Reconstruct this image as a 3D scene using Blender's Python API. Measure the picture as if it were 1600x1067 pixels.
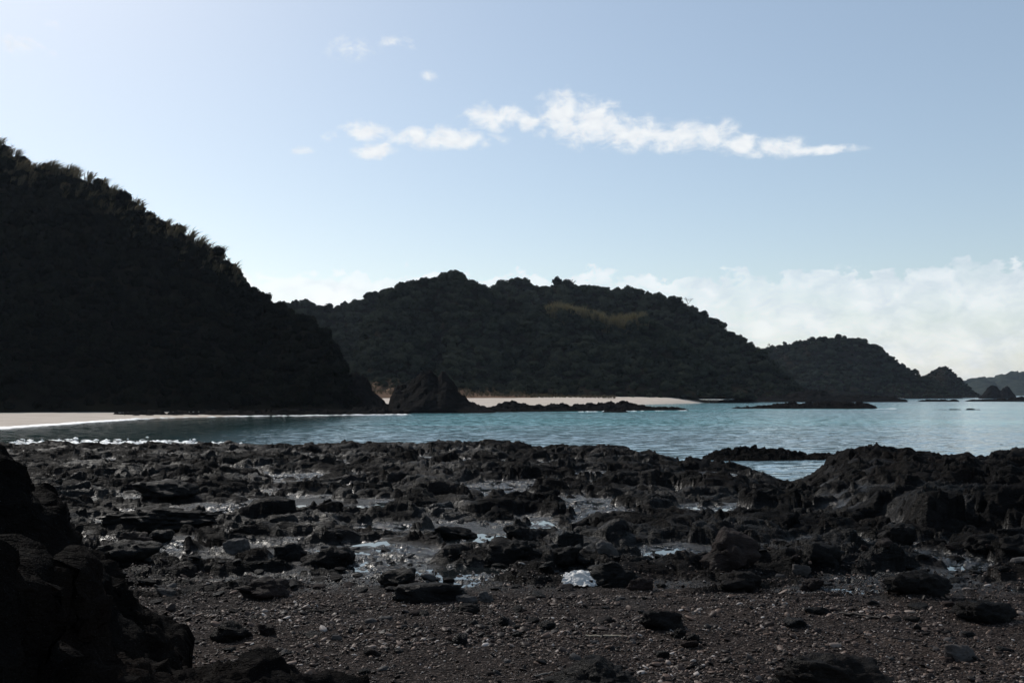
import bpy, math, random
import numpy as np
from mathutils import Vector, Matrix, Quaternion

rad = math.radians
scene = bpy.context.scene
COL = scene.collection
for o in list(bpy.data.objects):
    bpy.data.objects.remove(o)

# ------------------------------------------------------------------ camera
CAM_Z, FOC, PITCH = 3.0, 1555.6, rad(3.04)
cam_d = bpy.data.cameras.new('camera')
cam_d.lens, cam_d.sensor_width = 35.0, 36.0
cam_d.clip_start, cam_d.clip_end = 0.05, 30000
cam = bpy.data.objects.new('camera', cam_d)
cam.location = (0, 0, CAM_Z)
cam.rotation_euler = (math.pi / 2 + PITCH, 0, 0)
COL.objects.link(cam)
scene.camera = cam

# ------------------------------------------------------------------ sun and sky
SUN_AZ, SUN_EL = rad(-34), rad(40)          # left of the view, in front of the camera
SUN_STRENGTH, SKY_STRENGTH = 4.5, 0.13
sd = Vector((math.sin(SUN_AZ) * math.cos(SUN_EL), math.cos(SUN_AZ) * math.cos(SUN_EL), math.sin(SUN_EL)))
sun_d = bpy.data.lights.new('sun', 'SUN')
sun_d.energy, sun_d.angle, sun_d.color = SUN_STRENGTH, rad(0.5), (1.0, 0.95, 0.88)
sun = bpy.data.objects.new('sun', sun_d)
sun.rotation_euler = sd.to_track_quat('Z', 'Y').to_euler()
COL.objects.link(sun)

vs = scene.view_settings
vs.view_transform, vs.look, vs.gamma, vs.exposure = 'Standard', 'None', 1.0, -0.25
vs.use_curve_mapping = False
scene.display_settings.display_device = 'sRGB'
cy = scene.cycles
cy.max_bounces, cy.diffuse_bounces, cy.glossy_bounces = 6, 2, 3
cy.transmission_bounces, cy.transparent_max_bounces, cy.volume_bounces = 3, 8, 0
cy.sample_clamp_indirect = 3.0
cy.sample_clamp_direct = 12.0
cy.use_denoising = True
cy.denoiser = 'OPENIMAGEDENOISE'
cy.denoising_input_passes = 'RGB_ALBEDO_NORMAL'
cy.denoising_prefilter = 'ACCURATE'

world = bpy.data.worlds.new('World')
scene.world = world
world.use_nodes = True


class NT:
    """small helper for writing node trees"""
    def __init__(s, tree):
        s.t = tree
        tree.nodes.clear()

    def n(s, typ, ins=None, **props):
        nd = s.t.nodes.new(typ)
        for k, v in props.items():
            setattr(nd, k, v)
        for k, v in (ins or {}).items():
            sock = nd.inputs[k]
            if isinstance(v, bpy.types.NodeSocket):
                s.t.links.new(v, sock)
            else:
                if sock.type == 'RGBA' and len(v) == 3: v = (*v, 1)
                sock.default_value = v
        return nd

    def m(s, op, a, b=None, c=None, clamp=False):
        ins = {0: a}
        if b is not None: ins[1] = b
        if c is not None: ins[2] = c
        return s.n('ShaderNodeMath', ins, operation=op, use_clamp=clamp).outputs[0]

    def ramp(s, fac, stops, interp='LINEAR'):
        nd = s.n('ShaderNodeValToRGB', {0: fac})
        cr = nd.color_ramp
        cr.interpolation = interp
        while len(cr.elements) < len(stops): cr.elements.new(0.5)
        for e, (p, c) in zip(cr.elements, stops):
            e.position = p
            e.color = (*c, 1) if len(c) == 3 else c
        return nd.outputs[0]

    def mix(s, f, a, b, blend='MIX'):
        nd = s.n('ShaderNodeMix', data_type='RGBA', blend_type=blend)
        for k, v in ((0, f), (6, a), (7, b)):
            if isinstance(v, bpy.types.NodeSocket): s.t.links.new(v, nd.inputs[k])
            else: nd.inputs[k].default_value = v if k == 0 else (*v[:3], 1)
        return nd.outputs[2]

    def noise(s, vec, scale, detail=4, rough=0.55, dist=0.0):
        return s.n('ShaderNodeTexNoise', {'Vector': vec, 'Scale': scale, 'Detail': detail, 'Roughness': rough, 'Distortion': dist}).outputs[0]

    def mapr(s, v, a, b, c=0.0, d=1.0, smooth=False):
        return s.n('ShaderNodeMapRange', {0: v, 1: a, 2: b, 3: c, 4: d}, interpolation_type='SMOOTHSTEP' if smooth else 'LINEAR').outputs[0]

    def link(s, a, b): s.t.links.new(a, b)


def az_of(px): return math.degrees(math.atan((px - 800) / FOC))
def el_of(px, py): return math.degrees(math.atan((616 - py) / FOC * math.cos(math.atan((px - 800) / FOC))))


def build_sky():
    g = NT(world.node_tree)
    sky = g.n('ShaderNodeTexSky', sky_type='NISHITA', sun_disc=False)
    sky.sun_elevation, sky.sun_rotation = SUN_EL, SUN_AZ
    sky.air_density, sky.dust_density, sky.ozone_density, sky.altitude = 1.0, 0.75, 0.3, 0
    d = g.n('ShaderNodeNewGeometry').outputs['Incoming']
    d = g.n('ShaderNodeTexCoord').outputs['Generated']
    sep = g.n('ShaderNodeSeparateXYZ', {0: d})
    az = g.m('MULTIPLY', g.m('ARCTAN2', sep.outputs[0], sep.outputs[1]), 57.2958)
    el = g.m('MULTIPLY', g.m('ARCSINE', sep.outputs[2]), 57.2958)
    vec = g.n('ShaderNodeCombineXYZ', {0: az, 1: g.m('MULTIPLY', el, 1.5), 2: 0.0}).outputs[0]
    n1 = g.noise(vec, 0.72, 8, 0.6, 0.3)
    n2 = g.noise(vec, 0.28, 3, 0.5)
    # cumulus wisps: a chain of ellipses in azimuth / elevation, eaten away by noise
    blobs = [(572, 200, 40, 17), (585, 232, 34, 12), (690, 212, 85, 16), (655, 205, 26, 13), (772, 178, 50, 20), (825, 185, 24, 14),
             (880, 176, 46, 36), (930, 190, 56, 33), (1000, 204, 60, 23), (1062, 212, 60, 20), (1116, 206, 42, 23),
             (1160, 223, 46, 15), (1215, 227, 52, 14), (1285, 231, 74, 7),
             (515, 210, 18, 8), (545, 68, 40, 16), (18, 62, 46, 12), (68, 30, 16, 8), (668, 112, 14, 7), (470, 232, 20, 7), (620, 55, 40, 10)]
    weights = [1] * 14 + [.5, .52, .55, .48, .46, .45, .42]
    tot = None
    for (px, py, rx, ry), w in zip(blobs, weights):
        a0, e0 = az_of(px), el_of(px, py)
        ra, re = rx / FOC * 57.3 * 1.3, ry / FOC * 57.3 * 1.42
        u = g.m('MULTIPLY', g.m('SUBTRACT', az, a0), 1 / ra)
        v = g.m('MULTIPLY', g.m('SUBTRACT', el, e0), 1 / re)
        q = g.m('SQRT', g.m('ADD', g.m('MULTIPLY', u, u), g.m('MULTIPLY', v, v)))
        q = g.m('MULTIPLY', g.m('SUBTRACT', 1.0, q), w)
        tot = q if tot is None else g.m('SMOOTH_MAX', tot, q, 0.12)
    dens = g.m('ADD', g.m('MULTIPLY', tot, 0.95), g.m('MULTIPLY', g.m('SUBTRACT', n1, 0.5), 2.1))
    high = g.m('MULTIPLY', g.mapr(dens, 0.02, 0.85, 0, 1, True), g.mapr(tot, -0.05, 0.25, 0, 1))
    # low bank along the whole horizon
    top = g.m('ADD', 6.8, g.m('ADD', g.m('MULTIPLY', g.m('SUBTRACT', n2, 0.5), 2.2), g.m('MULTIPLY', g.m('SUBTRACT', n1, 0.5), 3.4)))
    bank = g.mapr(g.m('SUBTRACT', top, el), -0.05, 0.32, 0, 1, True)
    body = g.mapr(g.noise(vec, 0.42, 6, 0.6, 0.3), 0.3, 0.7, 0.4, 1.0)
    bank = g.m('MULTIPLY', bank, body)
    bank = g.m('MULTIPLY', bank, g.mapr(az, -6, 14, 0.9, 0.74))
    cl_high = (8.3, 8.6, 8.8)
    cl_low = (9.1, 9.3, 9.5)
    veil = g.mix(0.2, sky.outputs[0], (5.7, 7.0, 7.6))   # thin high haze whitens the whole sky
    c = g.mix(bank, veil, g.mix(g.m('ADD', g.mapr(g.noise(vec, 0.6, 5, 0.6, 0.4), 0.35, 0.65), g.mapr(az, 12, -6, 0, 0.55), clamp=True), (6.5, 7.1, 7.8), cl_low))
    c = g.mix(high, c, g.mix(g.mapr(g.noise(vec, 1.6, 4, 0.6), 0.3, 0.6), (7.2, 7.6, 8.1), cl_high))
    bg = g.n('ShaderNodeBackground', {0: c, 1: SKY_STRENGTH})
    out = g.n('ShaderNodeOutputWorld', {0: bg.outputs[0]})


build_sky()

# ------------------------------------------------------------------ numeric helpers
def pix(px, py, d):
    """world point seen at photo pixel px,py at depth y=d"""
    px, py, d = np.asarray(px, float), np.asarray(py, float), np.asarray(d, float)
    cx, cyy = (px - 800) / FOC, -(py - 533.5) / FOC
    Y = math.cos(PITCH) - cyy * math.sin(PITCH)
    Z = math.sin(PITCH) + cyy * math.cos(PITCH)
    return d * cx / Y, d + 0 * px, CAM_Z + d * Z / Y


FX = FOC * 0.9965


def px_of(x, y): return 800 + FX * x / np.maximum(y, 0.05)


_perm = np.random.RandomState(7).permutation(4096)
_g2 = np.random.RandomState(8).uniform(0, 2 * math.pi, 4096)
_g2 = np.stack([np.cos(_g2), np.sin(_g2)], 1)
_g3 = np.random.RandomState(9).normal(size=(4096, 3)); _g3 /= np.linalg.norm(_g3, axis=1)[:, None]


def _h(ix, iy, iz=0): return _perm[(_perm[(_perm[ix & 4095] + iy) & 4095] + iz) & 4095]


def perlin2(x, y, seed=0):
    x = x + seed * 37.17; y = y + seed * 11.31
    ix, iy = np.floor(x).astype(np.int64), np.floor(y).astype(np.int64)
    fx, fy = x - ix, y - iy
    u, v = fx * fx * fx * (fx * (fx * 6 - 15) + 10), fy * fy * fy * (fy * (fy * 6 - 15) + 10)
    def d(a, b):
        gr = _g2[_h(ix + a, iy + b, seed)]
        return gr[..., 0] * (fx - a) + gr[..., 1] * (fy - b)
    a = d(0, 0); b = d(1, 0); c = d(0, 1); e = d(1, 1)
    return 1.5 * ((a + u * (b - a)) * (1 - v) + (c + u * (e - c)) * v)


def perlin3(p, seed=0):
    p = p + seed * 19.7
    i = np.floor(p).astype(np.int64); f = p - i
    w = f * f * f * (f * (f * 6 - 15) + 10)
    r = 0
    for a in (0, 1):
        for b in (0, 1):
            for c in (0, 1):
                gr = _g3[_h(i[..., 0] + a, i[..., 1] + b, i[..., 2] + c)]
                dd = gr[..., 0] * (f[..., 0] - a) + gr[..., 1] * (f[..., 1] - b) + gr[..., 2] * (f[..., 2] - c)
                r = r + dd * (w[..., 0] if a else 1 - w[..., 0]) * (w[..., 1] if b else 1 - w[..., 1]) * (w[..., 2] if c else 1 - w[..., 2])
    return r * 1.5


def fbm2(x, y, oct=4, seed=0, gain=0.5):
    r, a = 0, 1.0
    for k in range(oct):
        r = r + a * perlin2(x, y, seed + k); x, y, a = x * 2.03, y * 2.03, a * gain
    return r


def ridged2(x, y, oct=4, seed=0, gain=0.55):
    r, a = 0, 1.0
    for k in range(oct):
        r = r + a * (1 - 2 * np.abs(perlin2(x, y, seed + k))); x, y, a = x * 2.07, y * 2.07, a * gain
    return r


def fbm3(p, oct=4, seed=0, gain=0.5):
    r, a = 0, 1.0
    for k in range(oct):
        r = r + a * perlin3(p, seed + k); p, a = p * 2.03, a * gain
    return r


def cells(x, y, seed=0, tilt=0.9):
    """broken-block relief: every Voronoi cell gets its own height and tilt; returns height and edge distance"""
    ix, iy = np.floor(x).astype(np.int64), np.floor(y).astype(np.int64)
    f1 = np.full(x.shape, 9.0); f2 = np.full(x.shape, 9.0); hh = np.zeros(x.shape)
    for a in (-1, 0, 1):
        for b in (-1, 0, 1):
            k = _h(ix + a, iy + b, seed)
            cx = ix + a + 0.5 + 0.45 * _g2[k, 0]; cyy = iy + b + 0.5 + 0.45 * _g2[k, 1]
            dx, dy = x - cx, y - cyy
            d = dx * dx + dy * dy
            g = _g3[k]
            h = g[..., 2] + tilt * (g[..., 0] * dx + g[..., 1] * dy)
            near = d < f1
            f2 = np.where(near, f1, np.minimum(f2, d))
            hh = np.where(near, h, hh)
            f1 = np.where(near, d, f1)
    return hh, np.sqrt(f2) - np.sqrt(f1)


def sstep(a, b, v):
    t = np.clip((v - a) / (b - a), 0, 1); return t * t * (3 - 2 * t)


def new_obj(name, me, mat=None, parent=None, **props):
    o = bpy.data.objects.new(name, me)
    COL.objects.link(o)
    if mat is not None and me is not None and len(me.materials) == 0: me.materials.append(mat)
    if parent is not None: o.parent = parent
    for k, v in props.items(): o[k] = v
    return o


def mesh_np(name, co, faces, smooth=False, attrs=None):
    """co (n,3); faces (m,3) or (m,4)"""
    co = np.ascontiguousarray(co, np.float32); faces = np.ascontiguousarray(faces, np.int32)
    me = bpy.data.meshes.new(name)
    me.vertices.add(len(co)); me.vertices.foreach_set('co', co.ravel())
    k = faces.shape[1]
    me.loops.add(faces.size); me.loops.foreach_set('vertex_index', faces.ravel())
    me.polygons.add(len(faces))
    me.polygons.foreach_set('loop_start', np.arange(0, faces.size, k, dtype=np.int32))
    me.polygons.foreach_set('loop_total', np.full(len(faces), k, np.int32))
    if smooth: me.polygons.foreach_set('use_smooth', np.ones(len(faces), bool))
    for nm, v in (attrs or {}).items():
        v = np.ascontiguousarray(v, np.float32)
        at = me.attributes.new(nm, 'FLOAT' if v.ndim == 1 else 'FLOAT_VECTOR', 'POINT')
        at.data.foreach_set('value' if v.ndim == 1 else 'vector', v.ravel())
    me.update(calc_edges=True)
    return me


def grid_faces(nr, nc):
    i = np.arange(nr * nc).reshape(nr, nc)
    return np.stack([i[:-1, :-1], i[:-1, 1:], i[1:, 1:], i[1:, :-1]], -1).reshape(-1, 4)


def grid_mesh(name, X, Y, Z, smooth=False, attrs=None):
    return mesh_np(name, np.stack([X, Y, Z], -1).reshape(-1, 3), grid_faces(*X.shape), smooth,
                   {k: v.ravel() for k, v in (attrs or {}).items()})


# ------------------------------------------------------------------ materials
def material(name):
    m = bpy.data.materials.new(name); m.use_nodes = True
    return m, NT(m.node_tree)


def rock_material(name, dark, light, brown, wet_attr=True, scale=1.0, bump=0.02, dry=0.5, wetmax=0.15, sheen=0.12):
    m, g = material(name)
    pos = g.n('ShaderNodeNewGeometry').outputs['Position']
    # bedding: noise stretched along the strike of the strata
    mp = g.n('ShaderNodeMapping', {'Vector': pos, 'Rotation': (0, 0, rad(28)), 'Scale': (0.35, 1.0, 1.3)}).outputs[0]
    big = g.noise(pos, 0.5 * scale, 4, 0.6)
    mid = g.noise(mp, 5 * scale, 6, 0.68)
    fine = g.noise(pos, 42 * scale, 5, 0.7)
    c = g.mix(g.mapr(mid, 0.36, 0.66), dark, light)
    c = g.mix(g.mapr(big, 0.5, 0.72, 0, 0.75), c, brown)
    c = g.mix(g.mapr(fine, 0.6, 0.8, 0, 0.5), c, (light[0] * 1.9, light[1] * 1.85, light[2] * 1.8))
    if wet_attr:
        wet = g.n('ShaderNodeAttribute', attribute_name='wet').outputs['Fac']
    else:
        wet = g.mapr(big, 0.35, 0.6, wetmax, 0.0)
    c = g.mix(g.m('MULTIPLY', wet, 0.45), c, (dark[0] * 0.6, dark[1] * 0.62, dark[2] * 0.65))
    rough = g.m('ADD', g.mapr(wet, 0, 1, dry, 0.2), g.m('MULTIPLY', g.m('SUBTRACT', fine, 0.5), 0.25), clamp=True)
    hgt = g.m('ADD', g.m('MULTIPLY', mid, 1.6), g.m('MULTIPLY', fine, 0.16))
    hgt = g.m('ADD', hgt, g.m('MULTIPLY', g.noise(mp, 18 * scale, 4, 0.65), 0.5))
    b = g.n('ShaderNodeBump', {'Strength': 1.0, 'Distance': bump, 'Height': hgt}).outputs[0]
    p = g.n('ShaderNodeBsdfPrincipled', {'Base Color': c, 'Roughness': rough, 'Normal': b, 'Specular IOR Level': 0.5})
    df = g.n('ShaderNodeBsdfDiffuse', {'Color': c, 'Roughness': 0.8, 'Normal': b})
    mx = g.n('ShaderNodeMixShader', {0: g.mapr(wet, 0.0, 1, sheen, 0.92), 1: df.outputs[0], 2: p.outputs[0]})
    g.n('ShaderNodeOutputMaterial', {0: mx.outputs[0]})
    return m


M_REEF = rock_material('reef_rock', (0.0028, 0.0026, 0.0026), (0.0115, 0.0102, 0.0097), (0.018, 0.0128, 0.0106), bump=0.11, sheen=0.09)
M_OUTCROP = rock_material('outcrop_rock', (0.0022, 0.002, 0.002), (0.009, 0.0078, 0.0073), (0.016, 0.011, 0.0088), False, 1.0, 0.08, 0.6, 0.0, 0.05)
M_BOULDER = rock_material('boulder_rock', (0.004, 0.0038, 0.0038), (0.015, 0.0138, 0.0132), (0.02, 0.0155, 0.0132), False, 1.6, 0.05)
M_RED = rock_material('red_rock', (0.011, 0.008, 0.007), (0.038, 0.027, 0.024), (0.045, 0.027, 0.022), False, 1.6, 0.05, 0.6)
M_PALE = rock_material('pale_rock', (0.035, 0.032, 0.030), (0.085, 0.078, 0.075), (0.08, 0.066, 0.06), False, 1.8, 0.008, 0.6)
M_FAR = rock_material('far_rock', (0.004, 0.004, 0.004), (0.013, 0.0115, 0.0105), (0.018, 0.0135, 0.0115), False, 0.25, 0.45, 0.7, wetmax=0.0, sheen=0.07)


def simple_mat(name, c0, c1, scale, rough=0.8, bump=0.0, coord='Position', spec=0.3):
    m, g = material(name)
    pos = g.n('ShaderNodeNewGeometry').outputs['Position'] if coord == 'Position' else g.n('ShaderNodeTexCoord').outputs['Object']
    nz = g.noise(pos, scale, 6, 0.6)
    c = g.mix(g.mapr(nz, 0.35, 0.65), c0, c1)
    ins = {'Base Color': c, 'Roughness': rough, 'Specular IOR Level': spec}
    if bump: ins['Normal'] = g.n('ShaderNodeBump', {'Strength': 1.0, 'Distance': bump, 'Height': g.noise(pos, scale * 4, 5, 0.65)}).outputs[0]
    if spec == 0:
        ins = {'Color': c, **({'Normal': ins['Normal']} if bump else {})}
        p = g.n('ShaderNodeBsdfDiffuse', ins)
    else:
        p = g.n('ShaderNodeBsdfPrincipled', ins)
    g.n('ShaderNodeOutputMaterial', {0: p.outputs[0]})
    return m


M_SAND = simple_mat('pale_sand', (0.45, 0.39, 0.335), (0.52, 0.455, 0.395), 0.25, 0.9, 0.05, spec=0)
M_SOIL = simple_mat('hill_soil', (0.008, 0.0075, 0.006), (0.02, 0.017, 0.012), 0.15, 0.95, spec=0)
M_DUNE = simple_mat('dry_bank', (0.10, 0.062, 0.045), (0.16, 0.11, 0.075), 0.2, 0.95, 0.2, spec=0)
M_FAR_HILL = simple_mat('far_forest', (0.012, 0.017, 0.013), (0.034, 0.040, 0.028), 0.035, 0.95, 4.0, spec=0)
M_FOAM = simple_mat('sea_foam', (0.62, 0.64, 0.66), (0.8, 0.81, 0.82), 3.0, 0.6, 0.02)


def leaf_mat(name, c0, c1, trans=0.25, rough=0.65):
    m, g = material(name)
    rnd = g.n('ShaderNodeObjectInfo').outputs['Random']
    ob = g.n('ShaderNodeTexCoord').outputs['Object']
    nz = g.noise(ob, 0.9, 3, 0.6)
    f = g.m('ADD', g.m('MULTIPLY', rnd, 0.65), g.m('MULTIPLY', nz, 0.45), clamp=True)
    c = g.mix(f, c0, c1)
    p = g.n('ShaderNodeBsdfDiffuse', {'Color': c})
    t = g.n('ShaderNodeBsdfTranslucent', {'Color': c})
    mx = g.n('ShaderNodeMixShader', {0: trans, 1: p.outputs[0], 2: t.outputs[0]})
    g.n('ShaderNodeOutputMaterial', {0: mx.outputs[0]})
    return m


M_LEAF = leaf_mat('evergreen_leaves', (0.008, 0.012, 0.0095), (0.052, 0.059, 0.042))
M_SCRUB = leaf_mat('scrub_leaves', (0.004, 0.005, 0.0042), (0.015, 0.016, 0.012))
M_DRY = leaf_mat('dry_grass', (0.06, 0.05, 0.032), (0.12, 0.10, 0.065), 0.3)
M_BAMBOO = leaf_mat('bamboo_leaves', (0.085, 0.074, 0.038), (0.15, 0.125, 0.07), 0.3)
M_BARK = simple_mat('bark', (0.012, 0.010, 0.008), (0.03, 0.025, 0.02), 3.0, 0.9, 0.0, 'Object')


def water_material(name, col, rough, bump_scale, bump_dist, sea=True):
    m, g = material(name)
    pos = g.n('ShaderNodeNewGeometry').outputs['Position']
    sep = g.n('ShaderNodeSeparateXYZ', {0: pos})
    if sea:
        # pale sandy shallows show turquoise, weed and rock beds show dark
        mp = g.n('ShaderNodeMapping', {'Vector': pos, 'Scale': (0.006, 0.016, 1)}).outputs[0]
        bed = g.noise(mp, 1.6, 5, 0.6, 0.6)
        sand = g.m('MULTIPLY', g.mapr(sep.outputs[1], 62, 110, 0, 1, True), g.mapr(sep.outputs[1], 420, 160, 0.25, 1, True))
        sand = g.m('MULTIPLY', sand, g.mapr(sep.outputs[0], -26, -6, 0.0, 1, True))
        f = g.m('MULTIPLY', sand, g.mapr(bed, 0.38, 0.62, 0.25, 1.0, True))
        bay = g.mix(g.mapr(sep.outputs[0], -26, -10, 0, 1, True), (0.006, 0.030, 0.030), (0.16, 0.25, 0.295))  # left side darker: deep water, plus the hill's dark reflection painted into the colour
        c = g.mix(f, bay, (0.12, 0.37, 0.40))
    else:
        c = col
    mp1 = g.n('ShaderNodeMapping', {'Vector': pos, 'Rotation': (0, 0, rad(12)), 'Scale': (0.5, 1.0, 1)}).outputs[0]
    # wavelets: slope taken straight from noise, stronger in wind-ruffled streaks
    k = bump_dist
    if sea:
        st = g.n('ShaderNodeMapping', {'Vector': pos, 'Rotation': (0, 0, rad(5)), 'Scale': (0.012, 0.05, 1)}).outputs[0]
        k = g.m('MULTIPLY', g.mapr(g.noise(st, 1.0, 4, 0.6), 0.3, 0.7, 0.55, 1.25), g.mapr(sep.outputs[0], -26, -8, bump_dist * 0.4, bump_dist, True))
    wv = g.n('ShaderNodeTexNoise', {'Vector': mp1, 'Scale': bump_scale, 'Detail': 3, 'Roughness': 0.65, 'Distortion': 0.3}).outputs['Color']
    dv = g.n('ShaderNodeVectorMath', {0: wv, 1: (0.5, 0.5, 0.5)}, operation='SUBTRACT').outputs[0]
    sc = g.n('ShaderNodeVectorMath', {0: dv}, operation='SCALE'); 
    if isinstance(k, bpy.types.NodeSocket): g.link(k, sc.inputs['Scale'])
    else: sc.inputs['Scale'].default_value = k
    fl = g.n('ShaderNodeVectorMath', {0: sc.outputs[0], 1: (1, 1, 0)}, operation='MULTIPLY').outputs[0]
    up = g.n('ShaderNodeVectorMath', {0: fl, 1: (0, 0, 1)}, operation='ADD').outputs[0]
    b = g.n('ShaderNodeVectorMath', {0: up}, operation='NORMALIZE').outputs[0]
    p = g.n('ShaderNodeBsdfPrincipled', {'Base Color': c, 'Roughness': rough, 'IOR': 1.33, 'Normal': b})
    g.n('ShaderNodeOutputMaterial', {0: p.outputs[0]})
    return m


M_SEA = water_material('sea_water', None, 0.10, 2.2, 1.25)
M_POOL = water_material('pool_water', (0.008, 0.010, 0.011), 0.02, 6, 0.03, False)

# ------------------------------------------------------------------ sea
sea_me = mesh_np('sea', np.array([[-9000, 20, 0], [9000, 20, 0], [9000, 9000, 0], [-9000, 9000, 0]]), np.array([[0, 1, 2, 3]]))
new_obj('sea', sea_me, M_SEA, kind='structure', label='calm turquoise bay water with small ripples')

# ------------------------------------------------------------------ the foreshore (pebble beach and rock reef)
SHORE_PX = [-900, 0, 300, 400, 640, 770, 830, 960, 1010, 1060, 1120, 1170, 1215, 1265, 1310, 1345, 1420, 1500, 1535, 1560, 1650, 2400]
SHORE_D = [60, 58, 57, 55, 58, 58, 53, 54, 47, 42, 41, 39, 35.5, 34, 37, 45, 47, 47, 43, 52, 55, 58]
BASE_S = [0, 4, 6, 8, 10, 15, 25, 35, 45, 52, 58, 75, 120]
BASE_Z = [1.52, 1.44, 1.36, 1.26, 1.12, 0.96, 0.74, 0.54, 0.34, 0.0, -0.8, -2.2, -3]


def shore(x, y): return np.interp(px_of(x, np.maximum(y, 1)), SHORE_PX, SHORE_D)


def base_h(x, y):
    r = np.sqrt((x * 0.6) ** 2 + np.maximum(y, 0) ** 2)
    s = r / shore(x, y) * 52
    s = np.where(r < 12, r, s + (r - s) * np.clip(1 - (r - 12) / 14, 0, 1))
    return np.interp(s, BASE_S, BASE_Z)


# right hand outcrop: a massif that starts with a low cliff and ends in a jagged crest
CR_PX = [1150, 1200, 1250, 1300, 1340, 1365, 1400, 1412, 1440, 1480, 1512, 1530, 1560, 1640, 2400]
CR_PY = [800, 760, 722, 704, 694, 690, 699, 692, 700, 712, 709, 722, 728, 735, 760]


def outcrop_h(x, y):
    px = px_of(x, y)
    crest = CAM_Z - (np.interp(px, CR_PX, CR_PY) + 24 - 616) / FOC * 27
    front = np.interp(px, [1000, 1250, 1380, 1440, 1700], [24, 19, 16.0, 14.4, 13.8]) + 0.9 * fbm2(x * 0.5, y * 0.5, 3, 41) + 0.35 * cells(x * 0.9, y * 0.9, 43)[0] + 0.16 * cells(x * 2.6, y * 2.6, 44)[0]
    step = sstep(-0.1, 1.0, y - front) * np.interp(px, [1200, 1330, 1430], [0.0, 0.22, 0.47])
    ramp = np.clip((y - front) / (27 - front), 0, 1)
    b = base_h(x, y)
    fall = 1 - sstep(29, 36, y)
    side = sstep(1150, 1300, px)
    return ((step + np.maximum(crest - b - step, 0) * ramp ** 1.2)) * fall * side


POOLS = []   # px, py, rpx, rpy, cobble amplitude, water bias
for (a, b, c, d, co, bi) in [
    (655, 870, 40, 8, .012, .030), (1512, 882, 40, 6, .014, .022), (1570, 892, 34, 6, .014, .022), (1215, 882, 27, 6, .012, .02), (1010, 820, 18, 5, .01, .03), (1065, 773, 26, 7, .012, .02),
    (1592, 930, 15, 5, .012, .02), (780, 768, 60, 17, .022, .004), (400, 802, 95, 14, .022, .003), (610, 880, 90, 26, .020, .000), (720, 905, 70, 18, .018, -.002),
    (255, 858, 42, 11, .018, .004), (165, 828, 48, 8, .018, .006), (745, 852, 60, 16, .018, .002), (1470, 880, 70, 18, .02, .0), (1320, 932, 70, 9, .016, -.002),
    (565, 800, 55, 10, .02, .002), (1040, 868, 55, 12, .017, .0), (905, 905, 55, 12, .016, .0), (925, 800, 60, 14, .02, .0), (470, 872, 45, 9, .018, .003),
    (480, 748, 120, 6, .02, .003), (700, 722, 90, 5, .02, .003), (850, 830, 25, 14, .016, .004), (600, 830, 60, 9, .02, .002), (330, 690, 0, 0, 0, 0), (1120, 800, 60, 9, .02, .0),
    (300, 760, 60, 5, .02, .002), (640, 790, 60, 7, .02, .002), (880, 745, 70, 6, .02, .002), (560, 855, 40, 7, .018, .004), (1090, 745, 40, 5, .02, .006), (960, 880, 30, 7, .014, .004)]:
    if c == 0: continue
    dd = np.linspace(4, 60, 1200)
    X, Y, Z = pix(a, b, dd)
    k = int(np.argmax(Z < base_h(X, Y) - 0.04))
    x0, y0 = float(X[k]), float(Y[k])
    lev = float(base_h(np.array([x0]), np.array([y0]))[0]) - 0.015
    dep = CAM_Z - lev
    POOLS.append((x0, y0, c / FOC * y0 * 1.15, max(d / FOC * y0 * y0 / dep * 1.15, 0.2), lev, co, bi))


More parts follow.
